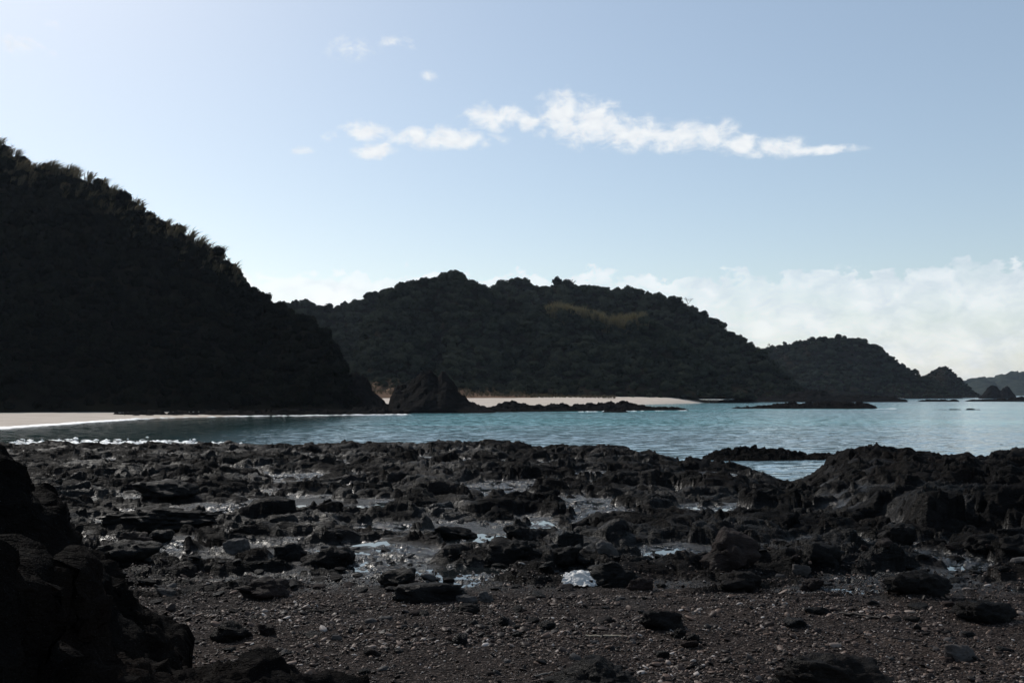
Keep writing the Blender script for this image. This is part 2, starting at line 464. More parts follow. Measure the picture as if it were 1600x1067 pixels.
def ground(x, y, want_wet=False):
    x = np.asarray(x, float); y = np.asarray(y, float)
    b = base_h(x, y)
    wx = x + 0.30 * fbm2(x * 0.9, y * 0.9, 3, 1); wy = y + 0.30 * fbm2(x * 0.9, y * 0.9, 3, 5)
    r = np.hypot(x, y)
    edge = 9.2 + 1.1 * fbm2(x * 0.45, y * 0.45, 3, 11)
    amp = sstep(edge - 1.2, edge + 2.2, y) * np.interp(r, [9, 16, 30, 55], [0.55, 0.8, 1.0, 1.0])
    # strike of the beds runs up to the right
    ca, sa = math.cos(rad(28)), math.sin(rad(28))
    U, V = wx * ca + wy * sa, -wx * sa + wy * ca
    c1, e1 = cells(U * 0.5, V * 0.8, 21, 1.2)
    c2, e2 = cells(U * 1.25, V * 1.9, 22, 1.1)
    c3, e3 = cells(U * 2.1, V * 3.6, 23, 1.0)
    c4, e4 = cells(U * 5.5, V * 9.0, 24, 0.9)
    bed = V * 2.4 + 0.9 * fbm2(U * 0.5, V * 0.7, 3, 31)
    saw = bed - np.floor(bed); saw = np.where(saw < 0.72, saw / 0.72, (1 - saw) / 0.28) - 0.5
    bed3 = V * 4.4 + 1.1 * fbm2(U * 0.8, V * 1.1, 3, 33); saw3 = bed3 - np.floor(bed3); saw3 = np.where(saw3 < 0.7, saw3 / 0.7, (1 - saw3) / 0.3) - 0.5
    bed2 = V * 8.0 + 1.3 * fbm2(U * 0.9, V * 1.6, 3, 35)
    saw2 = bed2 - np.floor(bed2); saw2 = np.where(saw2 < 0.7, saw2 / 0.7, (1 - saw2) / 0.3) - 0.5
    md = 0.13 * fbm2(U * 0.16, V * 0.35, 2, 51) + 0.13 * fbm2(U * 0.42, V * 0.7, 4, 53, 0.55) + 0.13 * c1 + 0.10 * c2 + 0.10 * (ridged2(U * 0.5, V * 0.9, 2, 55) - 0.75) + 0.02
    nr1, nr2 = 1 - sstep(10, 22, r), 1 - sstep(18, 45, r)     # grain too fine to see from afar is left to the material
    brk = 0.35 + 0.65 * sstep(-0.3, 0.3, fbm2(U * 0.6, V * 0.9, 2, 37))
    det = 0.08 * saw * brk + 0.05 * saw3 * (0.3 + 0.7 * nr2) * (1.35 - brk) + 0.03 * saw2 * nr1 + 0.06 * c3 * (0.3 + 0.7 * nr2) + 0.03 * c4 * nr1 + 0.014 * cells(U * 13, V * 19, 25, 0.9)[0] * (1 - sstep(9, 17, r)) + 0.05 * ridged2(U * 0.9, V * 1.9, 4, 71, 0.5) + nr1 * (0.018 * ridged2(U * 4.0, V * 9.0, 3, 75, 0.6) + 0.010 * fbm2(x * 7, y * 7, 4, 81, 0.6))
    det = det - 0.05 * np.exp(-(e1 / 0.05) ** 2) - 0.04 * np.exp(-(e2 / 0.08) ** 2) - 0.015 * np.exp(-(e3 / 0.12) ** 2)
    fl = -0.03 + 0.05 * fbm2(x * 0.3, y * 0.3, 2, 61)
    flat = 1 - sstep(-0.03, 0.05, md - fl)
    k7, _ = cells(x * 5, y * 6, 108, 1.4); k17, _ = cells(x * 13, y * 15, 109, 1.2)
    cobf = fl + 0.036 * k7 * (0.45 + 0.55 * nr2) + 0.02 * k17 * nr1 + 0.025 * fbm2(x * 1.7, y * 2.2, 3, 110)
    rk = (md + det) * (1 - flat) + cobf * flat
    rough = 0.0
    oc = outcrop_h(x, y)
    om = np.clip(oc / 0.5, 0, 1)
    z = b + amp * rk * (1 - 0.45 * om) + oc + om * (0.09 * (ridged2(U * 0.45, V * 1.1, 4, 91, 0.5) - 0.7) + 0.03 * c1 + 0.03 * c2 + 0.09 * saw + 0.05 * saw3)
    pxx = px_of(x, y)
    cl = np.interp(y, [32, 36, 40, 46, 52], [1286, 1264, 1238, 1208, 1190]); hw = np.interp(y, [31.5, 34, 38, 44, 50], [1, 16, 36, 32, 44])
    qi = np.abs(pxx - cl) / hw + 0.35 * fbm2(x * 0.9, y * 0.9, 3, 151)
    inl = (1 - sstep(0.8, 1.25, qi)) * sstep(31.5, 33, y) * (1 - sstep(56, 60, y))
    z = z - 0.34 * np.exp(-((pxx - 1245) / 50) ** 2) * sstep(22, 29, y)
    z = z + (np.minimum(z, -0.18) - z) * inl
    # pebble beach undulation
    beach = 1 - sstep(edge - 1.2, edge + 1.2, y)
    z = z + beach * (0.035 * fbm2(x * 0.7, y * 0.7, 4, 95) + 0.012 * fbm2(x * 4, y * 4, 3, 97))
    wet = np.clip(np.maximum(flat * (0.85 + 0.5 * fbm2(x * 0.3, y * 0.3, 2, 141)), 0.04 + 0.3 * fbm2(x * 0.35, y * 0.35, 3, 142) + 0.5 * np.exp(-((px_of(x, y) - 720) / 330) ** 2 - ((y - 13.5) / 5.5) ** 2) * sstep(-0.25, 0.3, fbm2(x * 0.5, y * 0.4, 3, 143))), 0, 1) * amp * (1 - 0.8 * om)
    for (x0, y0, rx, ry, lev, co, bi) in POOLS:
        msk = (np.abs(x - x0) < rx * 2) & (np.abs(y - y0) < ry * 2)
        if not msk.any(): continue
        xx, yy, zz = x[msk], y[msk], z[msk]
        q = np.hypot((xx - x0) / rx, (yy - y0) / ry) + 0.28 * fbm2(xx * 1.6, yy * 1.6, 3, 101)
        ins = 1 - sstep(0.80, 1.0, q)
        cob, _ = cells(xx * 7, yy * 7, 103, 1.6)
        cob2, _ = cells(xx * 17, yy * 17, 104, 1.2)
        bot = lev + co * (cob + 0.6 * cob2 + 1.3 * fbm2(xx * 1.3, yy * 1.3, 2, 107)) - bi
        zz = zz + (bot - zz) * ins
        rim = sstep(0.85, 1.0, q) * (1 - sstep(1.35, 1.6, q))
        zz = np.where(rim > 0, np.maximum(zz, lev + 0.012 - 0.06 * (1 - rim)), zz)
        z[msk] = zz
        wet[msk] = np.maximum(wet[msk], (1 - sstep(0.75, 1.15, q)) * (1 - sstep(lev + .015, lev + .055, zz)))
    wet = np.maximum(wet, sstep(0.28, 0.06, z) * 0.7)
    if want_wet: return z, wet, beach
    return z


def hit(px, py, lift=0.0):
    """ground point under a photo pixel"""
    dd = np.exp(np.linspace(math.log(3.2), math.log(70), 900))
    X, Y, Z = pix(px, py, dd)
    below = Z < ground(X, Y) + lift
    k = int(np.argmax(below)) if below.any() else len(dd) - 1
    return float(X[k]), float(Y[k]), float(Z[k])


def build_foreshore():
    ang = np.concatenate([np.linspace(-115, -38, 70)[:-1], np.linspace(-38, 38, 900), np.linspace(38, 115, 70)[1:]])
    rr = np.concatenate([np.linspace(0.3, 5.4, 30)[:-1], np.exp(np.linspace(math.log(5.4), math.log(66), 1030)), np.exp(np.linspace(math.log(68), math.log(130), 16))])
    A, R = np.meshgrid(np.radians(ang), rr)
    X, Y = R * np.sin(A), R * np.cos(A) - 2.0
    Z, W, B = ground(X, Y, True)
    return grid_mesh('rock_reef', X, Y, Z, False, {'wet': W, 'beach': B})


def foreshore_material():
    m = M_REEF.copy(); m.name = 'foreshore'
    t = m.node_tree
    g = NT.__new__(NT); g.t = t
    p = next(n for n in t.nodes if n.type == 'BSDF_PRINCIPLED')
    oldc = p.inputs['Base Color'].links[0].from_socket
    oldr = p.inputs['Roughness'].links[0].from_socket
    pos = g.n('ShaderNodeNewGeometry').outputs['Position']
    be = g.n('ShaderNodeAttribute', attribute_name='beach').outputs['Fac']
    vo = g.n('ShaderNodeTexVoronoi', {'Vector': pos, 'Scale': 75.0})
    k = g.n('ShaderNodeSeparateColor', {0: vo.outputs['Color']}).outputs[0]
    grit = g.ramp(k, [(0, (0.010, 0.008, 0.007)), (0.5, (0.034, 0.025, 0.022)), (0.85, (0.075, 0.056, 0.047)), (1, (0.18, 0.15, 0.13))])
    patch = g.mapr(g.noise(pos, 0.9, 4, 0.6), 0.55, 0.75, 0, 0.6)
    grit = g.mix(patch, grit, (0.11, 0.078, 0.06))
    bb = g.m('MULTIPLY', be, 0.95)
    newc = g.mix(bb, oldc, grit)
    t.links.new(newc, p.inputs['Base Color'])
    t.links.new(newc, next(n for n in t.nodes if n.type == 'BSDF_DIFFUSE').inputs['Color'])
    t.links.new(g.m('ADD', g.m('MULTIPLY', oldr, g.m('SUBTRACT', 1.0, be)), g.m('MULTIPLY', be, 0.6)), p.inputs['Roughness'])
    return m


M_FORESHORE = foreshore_material()
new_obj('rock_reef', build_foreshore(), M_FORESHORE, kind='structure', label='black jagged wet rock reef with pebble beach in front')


def build_pools():
    rng = np.random.RandomState(3)
    for (x0, y0, rx, ry, lev, co, bi) in POOLS:
        n = 48
        a = np.linspace(0, 2 * math.pi, n, endpoint=False)
        k = 1.18
        co_ = np.stack([x0 + rx * k * np.cos(a), y0 + ry * k * np.sin(a), np.full(n, lev)], 1)
        co_ = np.vstack([[x0, y0, lev], co_])
        f = np.array([[0, 1 + i, 1 + (i + 1) % n] for i in range(n)])
        new_obj('tide_pool', mesh_np('tide_pool', co_, f), M_POOL, kind='structure', label='shallow tide pool between black rocks')


build_pools()


# ------------------------------------------------------------------ heightfield landforms
def landform(name, mat, prof, D, B, back, nu=160, nt=60, canopy=0.0, z0=-1.0, rough=0.0, rs=0.05, shape=0.85, gully=0.0, smooth=False, seed=0, jag=0.0, **props):
    pu = np.array([p[0] for p in prof], float)
    u = np.linspace(pu[0], pu[-1], nu)
    sk = np.interp(u, pu, [p[1] for p in prof])
    d = np.interp(u, [p[0] for p in D], [p[1] for p in D]); b = np.interp(u, [p[0] for p in B], [p[1] for p in B])
    _, _, zr = pix(u, sk, d); zr = np.maximum(zr - canopy, z0 + 0.05)
    t = np.concatenate([np.linspace(0, 1, nt), np.linspace(1, 2, nt // 2 + 1)[1:]])
    T, Uu = np.meshgrid(t, u, indexing='ij')
    Dd, Bb, Zr = np.broadcast_to(d, T.shape), np.broadcast_to(b, T.shape), np.broadcast_to(zr, T.shape)
    Yf = Bb + (Dd - Bb) * T; Yb = Dd + back * (T - 1)
    Y = np.where(T <= 1, Yf, Yb)
    s = np.where(T <= 1, np.clip(T, 0, 1) ** shape, 1 - (np.clip(T - 1, 0, 1)) ** 1.6)
    Z = z0 + (Zr - z0) * s
    X = Y * (Uu - 800) / FX
    mid = np.sin(math.pi * np.clip(T / 2, 0, 1)) * np.clip((Zr - z0) / (np.max(zr) - z0 + 1e-6), 0, 1) ** 0.5
    if gully: Z = Z - gully * np.clip(np.sin(math.pi * np.clip(T, 0, 1)), 0, 1) * (0.5 + 0.5 * ridged2(X * rs * 0.8, Y * rs * 0.35, 2, 5 + seed)) * (Zr - z0) / (np.max(zr) - z0)
    if rough:
        c, e = cells(X * rs * 3, Y * rs * 3, 31 + seed, 1.0)
        Z = Z + rough * mid * (fbm2(X * rs, Y * rs, 5, 3 + seed, 0.6) + 0.5 * c)
    if jag:
        c, e = cells(X * rs * 8, Y * rs * 8, 33 + seed, 1.0)
        Z = Z + jag * mid * (c + ridged2(X * rs * 4, Y * rs * 4, 4, 13 + seed))
    o = new_obj(name, grid_mesh(name, X, Y, Z, smooth), mat, **props)
    return o, (X, Y, Z, T, Uu)


S = 'structure'
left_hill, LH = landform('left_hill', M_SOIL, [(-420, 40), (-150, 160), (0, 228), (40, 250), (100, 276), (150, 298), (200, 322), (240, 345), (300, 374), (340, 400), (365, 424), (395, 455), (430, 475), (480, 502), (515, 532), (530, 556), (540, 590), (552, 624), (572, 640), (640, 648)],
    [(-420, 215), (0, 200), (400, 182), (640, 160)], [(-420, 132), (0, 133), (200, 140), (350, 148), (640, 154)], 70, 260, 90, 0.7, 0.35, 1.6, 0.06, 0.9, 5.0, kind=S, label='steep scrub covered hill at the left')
saddle_hill, SH = landform('saddle_hill', M_SOIL, [(250, 470), (380, 462), (420, 460), (450, 464), (480, 462), (510, 464), (540, 464), (580, 458), (620, 452), (680, 460), (720, 500)],
    [(250, 500), (720, 500)], [(250, 380), (720, 380)], 120, 120, 50, 5.0, 2, 3.0, 0.03, 0.8, 8.0, kind=S, label='low forested saddle between the hills', seed=3)
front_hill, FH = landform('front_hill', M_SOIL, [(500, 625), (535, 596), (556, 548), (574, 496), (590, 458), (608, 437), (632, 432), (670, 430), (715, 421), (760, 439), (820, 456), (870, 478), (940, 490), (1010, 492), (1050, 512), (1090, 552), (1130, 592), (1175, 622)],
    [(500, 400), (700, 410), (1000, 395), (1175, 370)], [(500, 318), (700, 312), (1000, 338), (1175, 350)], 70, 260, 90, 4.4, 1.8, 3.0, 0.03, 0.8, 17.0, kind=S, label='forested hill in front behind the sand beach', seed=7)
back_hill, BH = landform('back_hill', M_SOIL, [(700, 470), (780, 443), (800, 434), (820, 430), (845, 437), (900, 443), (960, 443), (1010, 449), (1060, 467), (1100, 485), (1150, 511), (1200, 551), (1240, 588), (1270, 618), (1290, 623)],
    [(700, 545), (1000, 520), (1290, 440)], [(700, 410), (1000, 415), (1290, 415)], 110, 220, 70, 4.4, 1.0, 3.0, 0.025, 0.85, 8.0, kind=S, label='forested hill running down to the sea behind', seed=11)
right_hill, RH = landform('right_hill', M_SOIL, [(1130, 575), (1150, 562), (1200, 542), (1250, 528), (1290, 519), (1330, 517), (1360, 531), (1400, 563), (1430, 581), (1452, 590), (1490, 615), (1500, 622)],
    [(1130, 800), (1500, 760)], [(1130, 690), (1500, 715)], 120, 160, 60, 4.2, 0.6, 3.5, 0.02, 0.8, 8.0, kind=S, label='rounded forested headland at the right', seed=17)
cone_hill, CH = landform('cone_hill', M_SOIL, [(1410, 612), (1440, 588), (1458, 577), (1470, 570), (1476, 569), (1484, 575), (1500, 592), (1515, 605), (1528, 615), (1534, 622)],
    [(1410, 900), (1534, 880)], [(1410, 830), (1534, 850)], 80, 90, 40, 2.0, 0.4, 0.5, 0.03, 0.8, 3.0, kind=S, label='small pointed headland at the right', seed=19)
landform('far_hills', M_FAR_HILL, [(1440, 612), (1480, 600), (1515, 592), (1535, 589), (1555, 592), (1580, 590), (1600, 588), (1650, 580), (1720, 590), (1800, 584), (1950, 600), (2100, 614)],
    [(1440, 2600), (2100, 2600)], [(1440, 2250), (2100, 2250)], 400, 260, 60, 0, -1, 14, 0.006, 0.75, 20, kind=S, label='distant hazy blue hills across the sea', seed=23, smooth=True)


# sand beaches
def sheet(name, mat, us, backd, z0, z1, nu=60, nt=20, und=0.05, taper=False, **props):
    u = np.linspace(us[0][0], us[-1][0], nu)
    f = np.interp(u, [p[0] for p in us], [p[1] for p in us]); bk = np.interp(u, [p[0] for p in backd], [p[1] for p in backd])
    t = np.linspace(0, 1, nt); T, Uu = np.meshgrid(t, u, indexing='ij')
    Y = f + (bk - f) * T; X = Y * (Uu - 800) / FX
    Z = z0 + (z1 - z0) * T ** 0.8 + und * fbm2(X * 0.15, Y * 0.15, 4, 9) * T
    Z = z0 + (Z - z0) * np.clip((Uu[0, -1] - Uu) / 60, 0, 1) ** 0.7 if taper else Z
    return new_obj(name, grid_mesh(name, X, Y, Z, True), mat, **props)


sheet('sand_cove', M_SAND, [(-700, 84), (-100, 86), (0, 89), (100, 102), (205, 120), (330, 132), (420, 142)], [(-700, 150), (0, 150), (420, 156)], -0.06, 0.75, kind=S, label='pale sand beach below the left hill')
sheet('sand_beach', M_SAND, [(500, 215), (640, 222), (760, 233), (900, 258), (1000, 292), (1085, 335), (1110, 352)], [(500, 345), (700, 345), (1000, 360), (1110, 357)], -0.1, 2.9, taper=True, kind=S, label='pale sand beach below the forested hill')
dune, DH = landform('dry_bank', M_DUNE, [(500, 606), (530, 598), (570, 592), (640, 596), (700, 600), (760, 606), (820, 613), (880, 618), (960, 621)],
    [(500, 318), (960, 330)], [(500, 292), (700, 296), (960, 318)], 40, 120, 24, 0.8, 1.7, 0.9, 0.1, 0.75, 0.8, kind=S, label='brown dry grass bank behind the sand', seed=29)

# ------------------------------------------------------------------ reefs and stacks in the bay
def reef(label, prof, d, half, nu=200, jag=0.5, name='reef', group=None, seed=0, rs=0.12, **kw):
    pr = {'label': label, 'category': 'reef'}
    if group: pr['group'] = group
    pr.update(kw)
    D = [(prof[0][0], d), (prof[-1][0], d)] if not isinstance(d, list) else d
    B = [(p, v - half) for p, v in D]
    return landform(name, M_FAR, prof, D, B, half, nu, 40, 0, -0.4, jag * 0.6, rs, 0.6, 0, False, seed, jag, **pr)


stk = dict(rs=0.10, nu=170)
reef('smaller black triangular sea stack touching the left hill', [(528, 640), (540, 604), (549, 590), (557, 586), (566, 592), (573, 601), (582, 610), (592, 621), (604, 631), (618, 639), (632, 645)], 172, 10, jag=0.55, name='sea_stack', seed=41, category='sea stack', **stk)
reef('larger twin peaked black sea stack in front of the sand beach', [(606, 645), (611, 625), (618, 612), (630, 608), (645, 602), (655, 592), (664, 587), (676, 592), (684, 597), (690, 590), (697, 590), (706, 602), (718, 615), (735, 629), (755, 637), (775, 643)], 170, 11, jag=0.55, name='sea_stack', seed=43, category='sea stack', **stk)
reef('long low black reef running right from the twin peaked stack', [(590, 646), (640, 641), (720, 640), (775, 638), (800, 632), (812, 634), (830, 637), (870, 636), (930, 635), (965, 634), (975, 630), (985, 635), (1040, 638), (1065, 640), (1080, 643)], [(590, 162), (1080, 195)], 7, 420, 0.35, seed=45)
reef('low rubble reef at the foot of the left hill', [(180, 652), (210, 649), (300, 648), (360, 646), (430, 647), (520, 645), (600, 643), (640, 647)], [(180, 132), (400, 145), (640, 156)], 6, 400, 0.35, seed=47)
reef('small dark rock just off the tip of the long reef', [(938, 647), (948, 643), (960, 641), (972, 642), (985, 647)], 168, 3, 80, 0.2, seed=48)
reef('low black islet reef mid bay with a surf patch at its right end', [(1130, 642), (1150, 638), (1195, 637), (1215, 634), (1240, 632), (1290, 632), (1320, 631), (1345, 632), (1362, 637), (1372, 641)], 215, 7, 300, 0.35, seed=49)
reef('long dark shore reef below the right headland', [(1120, 628), (1150, 625), (1200, 622), (1235, 619), (1262, 612), (1280, 613), (1300, 621), (1345, 619), (1365, 621), (1395, 623), (1415, 627)], 400, 14, 300, 0.6, seed=51, rs=0.06)
reef('thin flat dark reef right of the shore reef', [(1430, 628), (1445, 626), (1475, 626), (1490, 626), (1498, 629)], 420, 8, 100, 0.3, seed=53, rs=0.06)
reef('thin flat dark reef at the right edge below the islet', [(1500, 628), (1520, 625), (1545, 625), (1575, 623), (1590, 621), (1640, 622), (1680, 628)], 430, 9, 140, 0.4, seed=55, rs=0.06)
reef('barely awash dark reef line in the open water', [(1462, 641), (1480, 640), (1500, 641), (1515, 639), (1530, 641), (1538, 642)], 195, 2, 80, 0.12, seed=57)
reef('two humped dark islet at the foot of the distant hills', [(1525, 622), (1532, 617), (1540, 608), (1547, 605), (1554, 607), (1559, 613), (1564, 607), (1571, 606), (1577, 612), (1584, 621)], 720, 14, 120, 0.7, name='islet', seed=59, rs=0.06, category='islet')
reef('low black reef in shallow water left of the right outcrop', [(1095, 718), (1118, 708), (1150, 704), (1175, 702), (1200, 705), (1225, 708), (1250, 711), (1275, 712), (1300, 713), (1330, 716)], 47, 2.6, 220, 0.10, seed=61, rs=0.5)
reef('dark weedy rock barely awash at the right edge', [(1530, 700), (1545, 696), (1560, 695), (1580, 697), (1590, 700)], 60, 1.0, 80, 0.04, seed=63, rs=0.5)


# ------------------------------------------------------------------ left foreground outcrop
def build_outcrop():
    nx, ny = 400, 380
    xs = np.linspace(-7.5, -0.7, nx); ys = np.linspace(2.2, 8.2, ny)
    Y, X = np.meshgrid(ys, xs, indexing='ij')
    wob = 0.25 * fbm2(X * 0.9, Y * 0.9, 3, 201)
    Xn = (X + wob) * 5.5 / Y
    prof = np.interp(Xn, [-7, -4.6, -3.4, -2.95, -2.65, -2.45, -2.25, -2.0, -1.7, -1.3, -1.0, -0.85], [3.25, 3.2, 3.02, 2.80, 2.52, 2.3, 2.08, 1.86, 1.70, 1.58, 1.46, 1.3])
    prof = 3.0 - (3.0 - prof) * np.clip(Y / 5.5, 0.8, 1.25)
    win = sstep(7.6, 6.2, Y + wob)
    lowcut = sstep(6.2, 5.3, Y + 0.5 * wob)   # the brown apron lies only close by
    prof = np.where(prof < 1.75, 1.2 + (prof - 1.2) * (0.25 + 0.75 * lowcut), prof)
    Z = 0.86 + (prof - 1.06) * win
    P = np.stack([X, Y, Z], -1)
    du, dv = np.gradient(P, axis=1), np.gradient(P, axis=0)
    N = np.cross(du, dv); N /= np.linalg.norm(N, axis=2)[..., None]
    Q = P * np.array([1.0, 0.75, 1.25])
    def rdg(q, sd): return 1 - 2 * np.abs(perlin3(q, sd))
    c1 = perlin3(Q * 1.3, 221)
    blk = np.floor(perlin3(Q * 2.6 + 0.3 * perlin3(Q * 5, 229)[..., None], 231) * 4) / 4
    disp = 0.16 * c1 + 0.13 * blk + 0.07 * rdg(Q * 2.2, 223) + 0.04 * rdg(Q * 5, 225) + 0.02 * rdg(Q * 11, 227) + 0.012 * fbm3(Q * 22, 3, 233, 0.6)
    P = P + N * (disp * np.clip((prof - 1.2) / 0.5, 0.35, 1))[..., None]
    X2, Y2, Z = P[..., 0], P[..., 1], P[..., 2]
    return grid_mesh('rock_outcrop', X2, Y2, Z, False, {'wet': np.clip(0.15 * c1, 0, 0.15)})


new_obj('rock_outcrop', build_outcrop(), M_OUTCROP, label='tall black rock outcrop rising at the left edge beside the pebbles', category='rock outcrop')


# ------------------------------------------------------------------ boulders and stones
def ico(sub):
    import bmesh
    bm = bmesh.new(); bmesh.ops.create_icosphere(bm, subdivisions=sub, radius=1.0)
    bm.verts.ensure_lookup_table()
    co = np.array([v.co[:] for v in bm.verts]); f = np.array([[v.index for v in p.verts] for p in bm.faces]); bm.free()
    return co, f


_ico = {s: ico(s) for s in (1, 2, 3, 4, 5)}


def stone_mesh(name, seed, sub=4, cuts=11, noise=0.10, flat=0.0, bed=0.0):
    rng = np.random.RandomState(seed)
    d, f = _ico[sub]
    n = rng.normal(size=(cuts, 3)); n /= np.linalg.norm(n, axis=1)[:, None]
    off = rng.uniform(0.55, 0.95, cuts)
    n = np.vstack([n, [0, 0, 1], [0, 0, -1]]); off = np.append(off, [0.6 if flat else 0.8, 0.7])
    dots = np.maximum(d @ n.T, 1e-3)
    r = np.minimum((off / dots).min(1), 1.15)
    co = d * r[:, None]
    if sub >= 3:
        co = co + d * (noise * fbm3(co * 1.6, 3, seed) + noise * 0.5 * fbm3(co * 5.5, 4, seed + 3, 0.65) + noise * 0.35 * (1 - 2 * np.abs(perlin3(co * 3.2, seed + 5))))[:, None]
        if bed:
            ax = n[0] * 0.4 + np.array([0.2, 0, 1.0]); ax /= np.linalg.norm(ax)
            s = (co @ ax) * 5 + fbm3(co * 1.5, 2, seed + 9); s = s - np.floor(s)
            co = co + d * (bed * (np.where(s < 0.75, s / 0.75, (1 - s) / 0.25) - 0.5))[:, None]
    return mesh_np(name, co, f, False)


BOULDERS = [  # label, px left, px right, py top, py bottom, material, rot z, cuts, bed, seed, name
    ('big flat topped black boulder in the centre of the wet reef', 757, 846, 838, 882, M_BOULDER, 10, 9, .05, 301),
    ('small black boulder standing behind the big flat topped central boulder', 786, 834, 817, 846, M_BOULDER, 40, 12, .03, 302),
    ('tall rounded brownish boulder right of centre beside a small pool', 1098, 1190, 822, 894, M_RED, 20, 16, .06, 303),
    ('angular black slab left of centre, tilted up to the right', 590, 655, 886, 920, M_BOULDER, -15, 8, .06, 304),
    ('long dark slab lying below the angular slab at the pebble edge', 626, 722, 907, 942, M_BOULDER, 8, 8, .05, 305),
    ('broad black boulder on the wet reef left of the pool', 474, 554, 850, 890, M_BOULDER, 0, 12, .04, 306),
    ('rounded black boulder just left of the broad black boulder', 422, 478, 846, 880, M_BOULDER, 30, 14, .03, 307),
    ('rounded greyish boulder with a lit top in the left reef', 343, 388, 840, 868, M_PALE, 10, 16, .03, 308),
    ('large black boulder beside the left outcrop with a sloping side', 150, 232, 836, 880, M_BOULDER, 25, 9, .05, 309),
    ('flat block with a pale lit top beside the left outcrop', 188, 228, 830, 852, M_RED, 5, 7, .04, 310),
    ('flat black block with a lit edge near the left outcrop', 222, 268, 828, 850, M_BOULDER, -10, 7, .04, 311),
    ('brown wedge shaped boulder at the left edge of the pebbles', 372, 450, 900, 938, M_RED, 35, 8, .05, 312),
    ('low black boulder behind the white plastic bag', 914, 1002, 876, 918, M_BOULDER, 12, 13, .05, 313),
    ('pointed brown stone right of the bag with a pale facet', 982, 1020, 900, 924, M_RED, 40, 7, .03, 314),
    ('long black rock ledge left of the round pale stone', 846, 912, 852, 880, M_BOULDER, 18, 10, .06, 315),
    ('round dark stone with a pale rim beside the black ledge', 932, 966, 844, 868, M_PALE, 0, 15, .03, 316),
    ('broad black boulder with a brown lit crest right of the tall boulder', 1250, 1324, 846, 888, M_BOULDER, -8, 12, .05, 317),
    ('small pale wedge stone above the reddish stone', 1234, 1266, 880, 900, M_PALE, 20, 7, .02, 318),
    ('small reddish brown angular stone below the pale wedge', 1252, 1288, 900, 924, M_RED, 25, 8, .05, 319),
    ('upright slab with a pale left edge against the right outcrop', 1382, 1440, 814, 854, M_BOULDER, 15, 7, .04, 320),
    ('pale flat stone at the foot of the upright slab', 1368, 1404, 842, 858, M_RED, 0, 9, .02, 321),
    ('smooth black boulder under the right cliff, second from the right edge', 1506, 1558, 832, 862, M_BOULDER, 0, 14, .02, 322),
    ('smooth black boulder under the right cliff at the right edge', 1570, 1624, 834, 866, M_BOULDER, 10, 13, .02, 323),
    ('big low dark boulder in front of the blue pools at the right', 1398, 1492, 886, 930, M_BOULDER, 8, 12, .05, 324),
    ('sharp tilted slab with a dark face in the left foreground pebbles', 325, 392, 966, 1004, M_BOULDER, -35, 6, .03, 325),
    ('greenish brown flat slab right of the sharp tilted slab', 400, 434, 974, 994, M_RED, -35, 7, .03, 326),
    ('square black stone at the right of the sandy patch', 780, 798, 962, 980, M_BOULDER, 15, 9, .02, 327),
    ('round black stone on the pebbles below the sandy patch', 708, 728, 990, 1010, M_BOULDER, 0, 12, .02, 328),
    ('flat dark stone between the sandy patch and the pale stick', 840, 872, 972, 986, M_BOULDER, 5, 9, .03, 329),
    ('low ragged black rock mound at the bottom centre', 858, 1012, 1030, 1100, M_BOULDER, 5, 18, .05, 330),
    ('large ragged black rock mound at the bottom right of centre', 1208, 1400, 1024, 1110, M_BOULDER, -5, 18, .05, 331),
    ('flat layered grey rock on the pebbles right of the stick', 1004, 1070, 954, 986, M_BOULDER, 20, 8, .07, 332),
    ('oval pale grey stone lying on the left pebbles', 240, 274, 918, 934, M_PALE, -15, 14, .0, 333),
    ('pale flat slab leaning at the right end of the long dark slab', 742, 772, 924, 942, M_PALE, -20, 6, .03, 334),
    ('smaller pale flat slab beside the leaning pale slab', 716, 742, 930, 944, M_PALE, 10, 7, .02, 335),
    ('dark flat stone below the two pale slabs', 708, 748, 944, 960, M_BOULDER, 0, 8, .03, 336),
    ('small black lump on the pebbles right of the pale stick', 1052, 1074, 982, 998, M_BOULDER, 0, 12, .02, 337),
    ('dark lump on the pebbles beside the small black lump', 1072, 1094, 990, 1004, M_BOULDER, 0, 12, .02, 338),
    ('flat black stone at the pebble edge below the tall boulder', 1222, 1256, 966, 982, M_BOULDER, 0, 9, .03, 339),
    ('long flat black stone along the right pebble edge', 1258, 1296, 950, 962, M_BOULDER, 8, 8, .03, 340),
    ('grey domed rock at the right edge of the pebbles', 1484, 1530, 1006, 1034, M_PALE, 0, 14, .03, 341),
    ('low black boulder left of centre behind the pool', 672, 740, 822, 846, M_BOULDER, 4, 12, .05, 342),
    ('broad dark rock in the left reef behind the flat block', 160, 330, 790, 832, M_BOULDER, 6, 16, .05, 343),
    ('dark boulder at the upper left of the reef', 210, 300, 745, 775, M_BOULDER, 0, 16, .05, 344),
    ('low dark rock at the right below the big low boulder', 1500, 1590, 938, 975, M_BOULDER, 10, 14, .05, 346),
    ('black rock in front of the tall boulder', 1120, 1200, 890, 922, M_BOULDER, 10, 12, .06, 348),
]


def place_boulders():
    for (lab, xl, xr, yt, yb, mat, rz, cuts, bed, seed) in BOULDERS:
        x, y, z = hit((xl + xr) / 2, yb - 2)
        w = (xr - xl) / FOC * y / 2
        h = (yb - yt) / FOC * y
        dep = max(w * 0.75, h * 0.6)
        sz = h * 0.62
        me = stone_mesh('boulder', seed, 5 if (xr - xl) > 130 else 4, cuts + 4, 0.2, False, bed)
        big = h > 0.2
        o = new_obj('boulder' if big else 'stone', me, mat, label=lab, category='boulder' if big else 'stone')
        o.location = (x, y + dep * 0.55, z + sz * 0.42)
        o.scale = (w * 1.08, dep * 1.05, sz)
        o.rotation_euler = (random.uniform(-.12, .12), random.uniform(-.12, .12), rad(rz))


random.seed(5)
place_boulders()


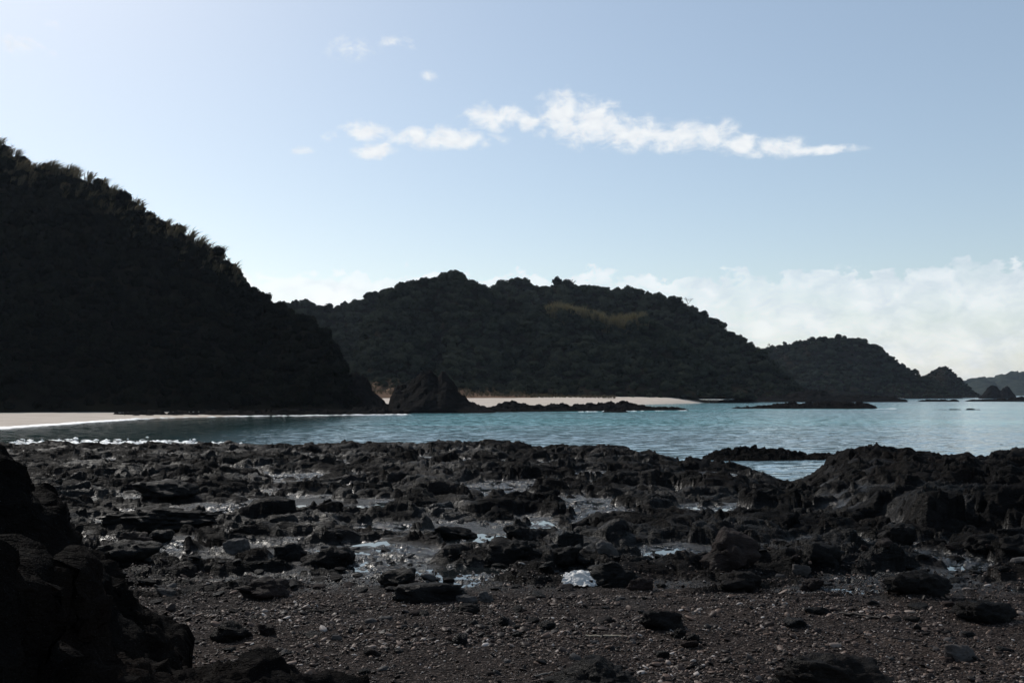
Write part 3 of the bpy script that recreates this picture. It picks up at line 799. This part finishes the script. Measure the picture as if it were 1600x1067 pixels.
def scatter_stones():
    """countable loose stones: alike pieces share meshes, a group and a label"""
    rng = np.random.RandomState(77)
    protos = []
    for k in range(10):
        me = stone_mesh('stone', 500 + k, 3, 9 + k % 4, 0.10, k % 2, 0.03)
        protos.append(me)
    mats = [M_BOULDER] * 6 + [M_RED] * 2 + [M_PALE] * 2
    for me, m in zip(protos, mats): me.materials.append(m)
    n = 0
    kinds = {0: ('small dark angular stone lying loose among the reef rocks and pebbles', 'dark loose stones on the foreshore'),
             1: ('small reddish brown stone lying loose among the reef rocks and pebbles', 'brown loose stones on the foreshore'),
             2: ('small pale grey stone lying loose among the reef rocks and pebbles', 'pale loose stones on the foreshore')}
    px = rng.uniform(150, 1600, 500); py = 835 + 230 * rng.beta(1.2, 1.6, 500)
    for a, b in zip(px, py):
        if n >= 230: break
        x, y, z = hit(a, b)
        s = rng.uniform(0.022, 0.06) * (1.2 if y > 9 else 0.8) * (1.7 if rng.rand() < 0.12 else 1)
        k = rng.randint(10); kk = 0 if k < 6 else (1 if k < 8 else 2)
        if kk == 2: s *= 0.75
        o = new_obj('stone', protos[k], None, label=kinds[kk][0], group=kinds[kk][1], category='stone')
        o.location = (x, y, z + s * 0.2); o.scale = (s * rng.uniform(.9, 1.5), s * rng.uniform(.8, 1.2), s * rng.uniform(.45, .8))
        o.rotation_euler = (rng.uniform(-.3, .3), rng.uniform(-.3, .3), rng.uniform(0, 6.28))
        n += 1


scatter_stones()


# ------------------------------------------------------------------ geometry-node scatter for what nobody could count
def proto_collection(name, objs):
    c = bpy.data.collections.new(name)
    for o in objs: c.objects.link(o)
    return c


def gn_scatter(name, pts, scl, rot, idx, coll, **props):
    me = bpy.data.meshes.new(name)
    n = len(pts)
    me.vertices.add(n); me.vertices.foreach_set('co', np.ascontiguousarray(pts, np.float32).ravel())
    for nm, v in (('scl', scl), ('rot', rot)):
        at = me.attributes.new(nm, 'FLOAT_VECTOR', 'POINT'); at.data.foreach_set('vector', np.ascontiguousarray(v, np.float32).ravel())
    at = me.attributes.new('pick', 'INT', 'POINT'); at.data.foreach_set('value', np.ascontiguousarray(idx, np.int32))
    o = new_obj(name, me, None, **props)
    ng = bpy.data.node_groups.new(name, 'GeometryNodeTree')
    ng.interface.new_socket('Geometry', in_out='INPUT', socket_type='NodeSocketGeometry')
    ng.interface.new_socket('Geometry', in_out='OUTPUT', socket_type='NodeSocketGeometry')
    N, L = ng.nodes, ng.links
    gi, go = N.new('NodeGroupInput'), N.new('NodeGroupOutput')
    ci = N.new('GeometryNodeCollectionInfo'); ci.inputs['Collection'].default_value = coll
    ci.inputs['Separate Children'].default_value = True; ci.inputs['Reset Children'].default_value = True
    ip = N.new('GeometryNodeInstanceOnPoints'); ip.inputs['Pick Instance'].default_value = True
    def attr(nm, dt):
        a = N.new('GeometryNodeInputNamedAttribute'); a.data_type = dt; a.inputs['Name'].default_value = nm
        return next(s for s in a.outputs if s.enabled and s.name == 'Attribute')
    er = N.new('FunctionNodeEulerToRotation'); L.new(attr('rot', 'FLOAT_VECTOR'), er.inputs[0])
    L.new(gi.outputs[0], ip.inputs['Points']); L.new(ci.outputs[0], ip.inputs['Instance'])
    L.new(attr('pick', 'INT'), ip.inputs['Instance Index']); L.new(er.outputs[0], ip.inputs['Rotation']); L.new(attr('scl', 'FLOAT_VECTOR'), ip.inputs['Scale'])
    L.new(ip.outputs[0], go.inputs[0])
    md = o.modifiers.new('scatter', 'NODES'); md.node_group = ng
    return o


def pebble_mat(name, cols, rough):
    m, g = material(name)
    rnd = g.n('ShaderNodeObjectInfo').outputs['Random']
    c = g.ramp(rnd, cols)
    p = g.n('ShaderNodeBsdfPrincipled', {'Base Color': c, 'Roughness': rough, 'Specular IOR Level': 0.4})
    df = g.n('ShaderNodeBsdfDiffuse', {'Color': c})
    mx = g.n('ShaderNodeMixShader', {0: 0.3, 1: df.outputs[0], 2: p.outputs[0]})
    g.n('ShaderNodeOutputMaterial', {0: mx.outputs[0]})
    return m


M_PEBBLE = pebble_mat('pebbles', [(0, (0.006, 0.005, 0.005)), (0.35, (0.018, 0.013, 0.011)), (0.65, (0.052, 0.037, 0.031)), (0.86, (0.11, 0.075, 0.058)), (0.96, (0.18, 0.145, 0.125)), (1.0, (0.36, 0.33, 0.31))], 0.5)


def build_pebbles():
    rng = np.random.RandomState(11)
    objs = []
    for k in range(8):
        me = stone_mesh('pebble', 700 + k, 2 if k < 3 else 1, 7, 0.0)
        me.materials.append(M_PEBBLE); objs.append(bpy.data.objects.new('pebble', me))
    coll = proto_collection('pebble_kinds', objs)
    n = 150000
    y = rng.uniform(3.4, 11.5, n) ** 1.0
    x = rng.uniform(-0.66, 0.66, n) * (y + 1.5)
    keep = rng.rand(n) < np.where(y < 9, 1.0, np.clip(1 - (y - 9) / 2.6, 0, 1)) * np.where(fbm2(x * 0.8, y * 0.8, 3, 131) > -0.75, 1, 0.35)
    x, y = x[keep], y[keep]
    z = ground(x, y)
    s = np.exp(rng.normal(math.log(0.0050), 0.6, len(x)))
    s = np.clip(s * (0.75 + 0.6 * np.clip(0.5 + fbm2(x * 0.5, y * 1.1, 3, 133), 0, 1.2)), 0.003, 0.034)
    scl = np.stack([s * rng.uniform(.9, 1.6, len(x)), s * rng.uniform(.8, 1.2, len(x)), s * rng.uniform(.4, .8, len(x))], 1)
    rot = np.stack([rng.normal(0, .4, len(x)), rng.normal(0, .4, len(x)), rng.uniform(0, 6.28, len(x))], 1)
    gn_scatter('pebbles', np.stack([x, y, z + s * 0.25], 1), scl, rot, rng.randint(0, 8, len(x)), coll, kind='stuff', label='dark gravel and shell pebbles covering the beach')


build_pebbles()


# ------------------------------------------------------------------ trees and scrub
def rand_rot_basis(nrm, rng):
    a = rng.normal(size=nrm.shape); a -= (a * nrm).sum(1)[:, None] * nrm; a /= np.linalg.norm(a, axis=1)[:, None]
    return a, np.cross(nrm, a)


def crown_mesh(name, seed, nleaf=750, lobes=9, leaf=0.15, height=0.8, spread=0.85):
    """unit crown (radius about 1): leaf clumps over uneven lobes with an added solid core that blocks light"""
    rng = np.random.RandomState(seed)
    c = rng.normal(size=(lobes, 3)); c /= np.linalg.norm(c, axis=1)[:, None]
    c = c * rng.uniform(0.25, spread, lobes)[:, None]; c[:, 2] = np.abs(c[:, 2]) * height + 0.25
    c[0] = (0, 0, 0.45)
    rl = rng.uniform(0.30, 0.52, lobes); rl[0] = 0.6
    pick = rng.choice(lobes, nleaf, p=rl ** 2 / (rl ** 2).sum())
    n = rng.normal(size=(nleaf, 3)); n[:, 2] += 0.35; n /= np.linalg.norm(n, axis=1)[:, None]
    p = c[pick] + n * rl[pick][:, None] * rng.uniform(0.72, 1.12, nleaf)[:, None]
    nn = n + rng.normal(size=n.shape) * 0.36; nn /= np.linalg.norm(nn, axis=1)[:, None]
    a, b = rand_rot_basis(nn, rng)
    s = leaf * rng.uniform(0.6, 1.3, nleaf)[:, None]
    q = np.stack([p - a * s, p - b * s * .6 - nn * s * .25, p + a * s, p + b * s * .6 - nn * s * .1], 1).reshape(-1, 3)
    f = np.arange(nleaf * 4).reshape(-1, 4)
    tri = np.vstack([f[:, [0, 1, 2]], f[:, [0, 2, 3]]])
    d, fi = _ico[2]
    cos, fs, off = [q], [tri], len(q)
    for k in range(lobes):  # solid blob added inside each lobe to stop light passing through
        cos.append(c[k] + d * (rl[k] * 0.74 * (1 + 0.2 * perlin3(d * 2.5 + k, seed)))[:, None]); fs.append(fi + off); off += len(d)
    return mesh_np(name, np.vstack(cos), np.vstack(fs))


def tube_np(pts, r0, r1, sides=5):
    pts = np.array(pts, float); n = len(pts); co = []
    for i, p in enumerate(pts):
        t = pts[min(i + 1, n - 1)] - pts[max(i - 1, 0)]; t /= np.linalg.norm(t) + 1e-9
        a = np.cross(t, [0.3, 1, 0.1]); a /= np.linalg.norm(a) + 1e-9; b = np.cross(t, a)
        r = r0 + (r1 - r0) * i / (n - 1)
        for k in range(sides):
            w = 2 * math.pi * k / sides; co.append(p + r * (a * math.cos(w) + b * math.sin(w)))
    f = []
    for i in range(n - 1):
        for k in range(sides):
            f.append([i * sides + k, i * sides + (k + 1) % sides, (i + 1) * sides + (k + 1) % sides, (i + 1) * sides + k])
    return np.array(co), np.array(f)


def join_np(parts):
    co, fs, off = [], [], 0
    for c, f in parts: co.append(c); fs.append(f + off); off += len(c)
    return np.vstack(co), np.vstack(fs)


def trunk_mesh(name, seed):
    rng = np.random.RandomState(seed)
    parts = [tube_np([(0, 0, -0.6), (0.02, 0, -0.3), (0.05, 0.02, 0.1), (0.04, 0, 0.5)], 0.09, 0.035, 6)]
    for k in range(4):
        w = rng.uniform(0, 6.28); r = rng.uniform(.3, .5)
        parts.append(tube_np([(0.03, 0, -0.1), (0.5 * r * math.cos(w), 0.5 * r * math.sin(w), 0.22), (r * math.cos(w), r * math.sin(w), 0.5)], 0.045, 0.012, 5))
    return mesh_np(name, *join_np(parts))


CROWNS = [crown_mesh('crown', 800 + k, 780, 8 + k % 4, 0.13) for k in range(7)]
for c in CROWNS: c.materials.append(M_LEAF)
TRUNKS = [trunk_mesh('trunk', 820 + k) for k in range(3)]
for c in TRUNKS: c.materials.append(M_BARK)
SCRUBS = [crown_mesh('foliage', 840 + k, 700, 9, 0.12, 0.6, 0.75) for k in range(5)]
for c in SCRUBS: c.materials.append(M_SCRUB)


def grass_mesh(name, seed, blades=34, lean=0.35, plume=0.0):
    rng = np.random.RandomState(seed); cos, fs, off = [], [], 0
    for k in range(blades):
        w = rng.uniform(0, 6.28); r = rng.uniform(0, .3); h = rng.uniform(.5, 1.0)
        b = np.array([r * math.cos(w), r * math.sin(w), -0.1])
        dx = rng.normal(lean * h, .18); dy = rng.normal(0, .18)
        side = np.array([math.cos(w + 1), math.sin(w + 1), 0]) * 0.022
        pts = [b, b + (dx * .25, dy * .25, h * .55), b + (dx * .62, dy * .6, h * .85), b + (dx * 1.1, dy, h)]
        ws = [1, .9, .6, .12] if not plume or rng.rand() > plume else [.5, .45, 2.2, .3]
        c = []
        for p, wd in zip(pts, ws): c += [p - side * wd, p + side * wd]
        cos.append(np.array(c)); fs.append(np.array([[0, 1, 3, 2], [2, 3, 5, 4], [4, 5, 7, 6]]) + off); off += 8
    return mesh_np(name, np.vstack(cos), np.vstack(fs))


REEDS = [grass_mesh('blades', 860 + k, 40, 0.45, 0.4) for k in range(4)]
for c in REEDS: c.materials.append(M_DRY)
BAMBOO = [grass_mesh('bamboo', 870 + k, 46, 0.15, 0.0) for k in range(3)]
for c in BAMBOO: c.materials.append(M_BAMBOO)


def bare_mesh(name, seed):
    rng = np.random.RandomState(seed); parts = []
    def grow(p, d, L, r, lev):
        d = d / np.linalg.norm(d); e = p + d * L; m = p + d * L * .5 + rng.normal(size=3) * L * .06
        parts.append(tube_np([p, m, e], r, r * .55, 4))
        if lev == 0: return
        for _ in range(3 if lev > 1 else 4):
            grow(p + d * L * rng.uniform(.5, 1), d + rng.normal(size=3) * .55 + np.array([0, 0, .15]), L * rng.uniform(.5, .75), r * .5, lev - 1)
    for k in range(3): grow(np.array([0, 0, -.2]), np.array([rng.normal() * .4, rng.normal() * .4, 1.0]), .45, .025, 3)
    return mesh_np(name, *join_np(parts))


BARE = [bare_mesh('branches', 880 + k) for k in range(3)]
for c in BARE: c.materials.append(M_BARK)


def sample_hill(G, spacing, rng, tmax=1.12, tmin=0.0, cond=None, n=60000):
    X, Y, Z, T, U = G
    nr, nc = X.shape
    a = rng.uniform(0, nr - 1.001, n); b = rng.uniform(0, nc - 1.001, n)
    i, j = a.astype(int), b.astype(int); fa, fb = a - i, b - j
    def bl(A): return (A[i, j] * (1 - fa) * (1 - fb) + A[i + 1, j] * fa * (1 - fb) + A[i, j + 1] * (1 - fa) * fb + A[i + 1, j + 1] * fa * fb)
    P = np.stack([bl(X), bl(Y), bl(Z)], 1); t = bl(T); u = bl(U)
    ok = (t < tmax) & (t > tmin) & (P[:, 2] > 1.2)
    if cond is not None: ok &= cond(P, t, u)
    P, t, u = P[ok], t[ok], u[ok]
    seen, keep = {}, []
    s2 = spacing * spacing
    for q, (x, y, z) in enumerate(P * np.array([1, 1, 0.8])):
        c = (int(x // spacing), int(y // spacing), int(z // spacing)); bad = False
        for dx in (-1, 0, 1):
            for dy in (-1, 0, 1):
                for dz in (-1, 0, 1):
                    for (xx, yy, zz) in seen.get((c[0] + dx, c[1] + dy, c[2] + dz), ()):
                        if (xx - x) ** 2 + (yy - y) ** 2 + (zz - z) ** 2 < s2: bad = True; break
                    if bad: break
                if bad: break
            if bad: break
        if not bad:
            seen.setdefault(c, []).append((x, y, z)); keep.append(q)
    return P[keep], t[keep], u[keep]


crown_coll = proto_collection('tree_kinds', [bpy.data.objects.new('tree_crown', c) for c in CROWNS])
scrub_coll = proto_collection('scrub_kinds', [bpy.data.objects.new('scrub_crown', c) for c in SCRUBS])
bamboo_coll = proto_collection('bamboo_kinds', [bpy.data.objects.new('bamboo_tuft', c) for c in BAMBOO])
reed_coll = proto_collection('reed_kinds', [bpy.data.objects.new('reed_tuft', c) for c in REEDS])


def stuff_scatter(name, P, s, rng, coll, nk, label, zs=1.0, lift=0.0):
    n = len(P)
    scl = np.stack([s * rng.uniform(.85, 1.15, n), s * rng.uniform(.85, 1.15, n), s * rng.uniform(.8, 1.2, n) * zs], 1)
    rot = np.stack([rng.normal(0, .08, n), rng.normal(0, .08, n), rng.uniform(0, 6.28, n)], 1)
    Q = P.copy(); Q[:, 2] += lift * s
    return gn_scatter(name, Q, scl, rot, rng.randint(0, nk, n), coll, kind='stuff', label=label)


def tree_thing(name, loc, s, k, label, group, rng):
    o = bpy.data.objects.new(name, None); COL.objects.link(o)
    o.location = (loc[0], loc[1], loc[2]); o.rotation_euler = (0, 0, rng.uniform(0, 6.28)); o.scale = (s * rng.uniform(.9, 1.15), s * rng.uniform(.9, 1.15), s * rng.uniform(.85, 1.15))
    o['label'] = label; o['category'] = 'tree'
    if group: o['group'] = group
    o.empty_display_size = 0.2
    cr = new_obj('crown', CROWNS[k % len(CROWNS)], None, o); tr = new_obj('trunk', TRUNKS[k % len(TRUNKS)], None, o)
    cr.location = (0, 0, 0.12); tr.location = (0, 0, 0.12)
    return o


def plant_hills():
    rng = np.random.RandomState(21)
    single = 0
    jobs = [('front hill', FH, 2.9, (2.2, 3.8), 105), ('back hill', BH, 3.3, (2.2, 4.0), 75), ('saddle between the hills', SH, 3.8, (2.4, 4.0), 40), ('right headland', RH, 4.0, (2.2, 4.0), 40), ('pointed headland', CH, 2.8, (1.1, 2.0), 10)]
    for nm, G, sp, (r0, r1), nsing in jobs:
        P, t, u = sample_hill(G, sp, rng)
        s = (r0 * 0.72 + (r1 - r0 * 0.72) * rng.beta(1.4, 1.8, len(P))) * np.where(rng.rand(len(P)) < .12, 1.25, 1)
        # smaller scrub near the shore
        s = s * np.clip(0.45 + (P[:, 2]) / 22, 0.45, 1)
        P = P.copy(); P[:, 2] -= s * rng.uniform(-0.1, 0.55, len(P))
        # the individually built ones: along the skyline, where each crown stands out
        order = np.argsort(-(np.exp(-((t - 0.98) / 0.07) ** 2) + 0.3 * s / r1))
        sing = order[:nsing]
        for q in sing:
            tree_thing('evergreen_tree', P[q], s[q], q, f'round crowned dark evergreen on the skyline of the {nm}', f'skyline trees on the {nm}', rng)
        m = np.ones(len(P), bool); m[sing] = False
        stuff_scatter('forest', P[m], s[m], rng, crown_coll, len(CROWNS), f'dense evergreen forest covering the {nm}', 0.9, 0.12)
    # trees that stand out by themselves
    for px, py, d, s, lab in [(820, 441, 541, 5.6, 'tallest round topped tree on the highest point of the ridge'),
                              (716, 436, 409, 4.3, 'broad round tree topping the front hill left of the ridge summit'),
                              (605, 452, 405, 3.6, 'rounded tree at the left shoulder of the front hill'),
                              (375, 436, 183, 1.6, 'small bushy tree at the right end of the left hill skyline')]:
        x, y, z = pix(px, py, d)
        tree_thing('evergreen_tree', (float(x), float(y), float(z) - s * 1.05), s, int(px), lab, None, rng)
    # bare trees
    for k, (px, py, d, s, lab) in enumerate([(893, 442, 525, 5.0, 'leafless pale tree on the ridge right of the tallest tree'), (1075, 470, 510, 4.5, 'leafless tree on the descending right ridge'),
                              (1205, 540, 790, 6.0, 'leafless tree at the left shoulder of the right headland'), (8, 232, 199, 3.2, 'leafless bush at the top left of the left hill'),
                              (30, 246, 198, 2.6, 'second leafless bush from the left on the left hill'), (58, 258, 197, 2.2, 'third leafless bush from the left on the left hill')]):
        x, y, z = pix(px, py, d)
        o = bpy.data.objects.new('bare_tree', None); COL.objects.link(o)
        o['label'] = lab; o['category'] = 'tree'
        o.location = (float(x), float(y), float(z) - .2 * s); o.scale = (s, s, s)
        new_obj('branches', BARE[k % 3], None, o)


def plant_left():
    rng = np.random.RandomState(31)
    P, t, u = sample_hill(LH, 1.5, rng, n=110000)
    s = rng.uniform(0.8, 1.75, len(P)) * np.where(rng.rand(len(P)) < .1, 1.35, 1)
    P = P.copy(); P[:, 2] -= s * rng.uniform(-0.1, 0.6, len(P))
    order = np.argsort(-np.exp(-((t - 0.98) / 0.05) ** 2) - 0.2 * s)
    sing = [q for q in order if u[q] > -40][:110]
    for q in sing:
        o = bpy.data.objects.new('shrub', None); COL.objects.link(o)
        o.location = P[q]; o.scale = (s[q],) * 3; o.rotation_euler = (0, 0, rng.uniform(0, 6.28))
        o['label'] = 'dense dark shrub on the skyline of the left hill'; o['category'] = 'shrub'; o['group'] = 'skyline shrubs on the left hill'
        f = new_obj('foliage', SCRUBS[q % 5], None, o); f.location = (0, 0, 0.15)
    m = np.ones(len(P), bool); m[sing] = False
    stuff_scatter('scrub', P[m], s[m], rng, scrub_coll, len(SCRUBS), 'dense dark scrub covering the left hill', 1.0, 0.15)
    # dry reeds on the ridge
    P, t, u = sample_hill(LH, 1.0, rng, 1.1, 0.86, lambda P, t, u: (u > -60) & (u < 370), 40000)
    s = rng.uniform(1.1, 2.3, len(P))
    keep = rng.rand(len(P)) < 0.5
    P, t, u, s = P[keep], t[keep], u[keep], s[keep]
    order = np.argsort(-s + 12 * np.abs(t - 0.99))[:60]
    for q in order:
        o = new_obj('reed_clump', REEDS[q % 4], None, label='tall dry reed clump leaning right on the left hill skyline', category='reeds', group='dry reed clumps on the left hill skyline')
        o.location = (P[q][0], P[q][1], P[q][2] + 0.5); k = s[q] * 1.35; o.scale = (k, k, k); o.rotation_euler = (0, 0, rng.uniform(-.4, .4))
    m = np.ones(len(P), bool); m[order] = False
    for q in rng.choice(np.where(m)[0], 26, replace=False):
        o = bpy.data.objects.new('bare_bush', None); COL.objects.link(o)
        o['label'] = 'small leafless twiggy bush among the reeds on the left hill skyline'; o['category'] = 'bush'; o['group'] = 'leafless bushes on the left hill skyline'
        k = rng.uniform(1.3, 2.3); o.location = (P[q][0], P[q][1], P[q][2] + 0.3); o.scale = (k, k, k); o.rotation_euler = (rng.normal(0, .1), 0.25, rng.uniform(0, 6.28))
        new_obj('branches', BARE[q % 3], None, o)
    n = int(m.sum())
    sc = np.stack([s[m]] * 3, 1); rot = np.stack([np.zeros(n), np.zeros(n), rng.uniform(-.5, .5, n)], 1)
    Q = P[m].copy(); Q[:, 2] += 0.4
    gn_scatter('dry_grass', Q, sc, rot, rng.randint(0, 4, n), reed_coll, kind='stuff', label='dry grass along the left hill ridge')


def plant_misc():
    rng = np.random.RandomState(41)
    P, t, u = sample_hill(FH, 1.5, rng, 1.2, 0.955, lambda P, t, u: (u > 855) & (u < 1010), 90000)
    stuff_scatter('bamboo_grass', P, rng.uniform(4.2, 6.2, len(P)), rng, bamboo_coll, 3, 'yellow green bamboo grass along the top of the front hill')
    P, t, u = sample_hill(DH, 1.3, rng, 1.05, 0.25, None, 20000)
    stuff_scatter('bank_grass', P, rng.uniform(0.7, 1.5, len(P)), rng, reed_coll, 4, 'dry brown grass on the bank behind the sand')
    P, t, u = sample_hill(DH, 2.6, rng, 1.1, 0.72, lambda P, t, u: u < 780, 20000)
    stuff_scatter('bank_scrub', P, rng.uniform(1.0, 2.0, len(P)), rng, crown_coll, len(CROWNS), 'low green scrub on the bank behind the sand', 0.8, 0.1)


plant_hills()
plant_left()
plant_misc()


# ------------------------------------------------------------------ foam
def foam_line(pts, n, rng, w=(0.3, 1.6), jit=1.0, label='white foam along the water edge'):
    cos, fs, off = [], [], 0
    u = np.array([p[0] for p in pts]); d = np.array([p[1] for p in pts])
    for _ in range(n):
        uu = rng.uniform(u[0], u[-1]); dd = np.interp(uu, u, d) + rng.normal(0, jit)
        x = dd * (uu - 800) / FOC; k = 11
        a = np.linspace(0, 6.283, k, endpoint=False)
        rw = rng.uniform(*w); rd = rw * rng.uniform(.25, .6)
        rr = rng.uniform(.5, 1.1, k)
        c = np.stack([x + rw * rr * np.cos(a), dd + rd * rr * np.sin(a), np.full(k, 0.012 + rng.uniform(0, .006))], 1)
        c = np.vstack([[x, dd, rng.uniform(.03, .12)], c])
        cos.append(c); fs.append(np.array([[0, 1 + i, 1 + (i + 1) % k] for i in range(k)]) + off); off += k + 1
    return new_obj('foam', mesh_np('foam', np.vstack(cos), np.vstack(fs), True), M_FOAM, kind='stuff', label=label)


frng = np.random.RandomState(91)
foam_line([(-60, 85), (0, 88), (100, 101), (205, 119)], 260, frng, (.3, 1.4), .5, 'white swash along the left sand beach')
foam_line([(200, 120), (300, 132), (400, 138), (640, 149)], 130, frng, (.2, .9), .8, 'white foam at the foot of the left hill')
foam_line([(20, 60), (120, 62), (280, 60), (380, 58)], 420, frng, (.06, .4), 2.6, 'white foam and painted sun glitter where the reef meets the bay at left')  # foam, with sun glitter painted in as extra white patches
foam_line([(900, 172), (1075, 186)], 26, frng, (.3, .8), .7, 'white foam in front of the long low reef')
foam_line([(1370, 208), (1395, 210)], 14, frng, (.4, 1.2), .6, 'white surf at the right end of the islet reef')


# ------------------------------------------------------------------ litter
def plastic_bag():
    x, y, z = hit(907, 912)
    n = 46
    a, b = np.meshgrid(np.linspace(-1, 1, n), np.linspace(-1, 1, n), indexing='ij')
    w = 58 / FOC * y / 2
    r = np.hypot(a, b)
    out = 1 - 0.18 * np.abs(fbm2(a * 1.2, b * 1.2, 3, 401)) - 0.12 * (a * b) ** 2
    X = a * w * out; Y = b * w * 0.8 * out
    H = w * (0.28 * np.exp(-((a + .05) ** 2 * 1.6 + (b - .2) ** 2 * 1.4)) - .06 + 0.11 * ridged2(a * 1.5 + b * .6, b * 1.7, 3, 403, 0.45) - 0.3 * np.clip(a - .45, 0, 1) + .12 * np.clip(b, 0, 1))
    m, g = material('plastic_film')
    pos = g.n('ShaderNodeTexCoord').outputs['Object']
    c = g.mix(g.noise(pos, 12, 4, .6), (0.5, 0.5, 0.49), (0.66, 0.66, 0.65))
    bmp = g.n('ShaderNodeBump', {'Strength': .5, 'Distance': .004, 'Height': g.noise(pos, 16, 3, .5, .8)}).outputs[0]
    p = g.n('ShaderNodeBsdfPrincipled', {'Base Color': c, 'Roughness': .5, 'Specular IOR Level': .3, 'Normal': bmp})
    tr = g.n('ShaderNodeBsdfTranslucent', {'Color': (.75, .75, .74, 1)})
    mx = g.n('ShaderNodeMixShader', {0: .3, 1: p.outputs[0], 2: tr.outputs[0]})
    g.n('ShaderNodeOutputMaterial', {0: mx.outputs[0]})
    o = new_obj('plastic_bag', grid_mesh('plastic_bag', X, Y, H, True), m, label='crumpled white plastic bag lying on the black rocks', category='plastic bag')
    o.location = (x, y + w * .3, z + 0.02)
    o.rotation_euler = (rad(12), 0, rad(-8))


def stick(label, p0, p1, r, mat, seed, name='stick'):
    a, b = np.array(hit(*p0)), np.array(hit(*p1))
    a[2] += r * 1.2 + .006; b[2] += r * 1.2 + .006
    rng = np.random.RandomState(seed)
    ts = np.linspace(0, 1, 9); pts = [a + (b - a) * t + rng.normal(size=3) * r * .35 for t in ts]
    for p in pts:
        gz = float(ground(np.array([p[0]]), np.array([p[1]]))[0]); p[2] = max(p[2], gz + r)
    c, f = tube_np(pts, r, r * .75, 7)
    me = mesh_np(name, c, f, True)
    return new_obj(name, me, mat, label=label, category='stick')


M_STICK = simple_mat('pale_wood', (0.30, 0.25, 0.18), (0.42, 0.36, 0.27), 20, 0.7)
M_DRIFT = simple_mat('grey_driftwood', (0.10, 0.085, 0.07), (0.17, 0.15, 0.13), 20, 0.8)
M_DARKWOOD = simple_mat('dark_driftwood', (0.018, 0.014, 0.012), (0.04, 0.032, 0.028), 20, 0.8)
plastic_bag()
stick('pale straight bamboo stick lying on the pebbles', (914, 995), (980, 997), .0065, M_STICK, 1)
stick('dark driftwood stick on the right pebbles', (1312, 960), (1376, 968), .011, M_DARKWOOD, 2)
stick('grey twig against the bottom centre rock mound', (834, 1060), (864, 1053), .006, M_DRIFT, 3)
stick('short pale twig on the left pebbles', (274, 989), (282, 981), .004, M_STICK, 4)
stick('thin dark twig on the right pebbles below the long stone', (1395, 1000), (1440, 1004), .007, M_DARKWOOD, 5)

# ------------------------------------------------------------------ haze
HAZE = 0.000042
if HAZE:
    hc = np.array([[sx, sy, sz] for sz in (-4.0, 75.0) for sy in (-300.0, 9500.0) for sx in (-9500.0, 9500.0)])
    hf = np.array([[0, 2, 3, 1], [4, 5, 7, 6], [0, 1, 5, 4], [2, 6, 7, 3], [0, 4, 6, 2], [1, 3, 7, 5]])
    mh, g = material('haze_air')
    v = g.n('ShaderNodeVolumePrincipled', {'Color': (0.66, 0.80, 1.0, 1), 'Density': HAZE, 'Anisotropy': 0.35})
    g.n('ShaderNodeOutputMaterial', {1: v.outputs[0]})
    new_obj('haze', mesh_np('haze', hc, hf), mh, kind='stuff', label='thin sea haze in the air')
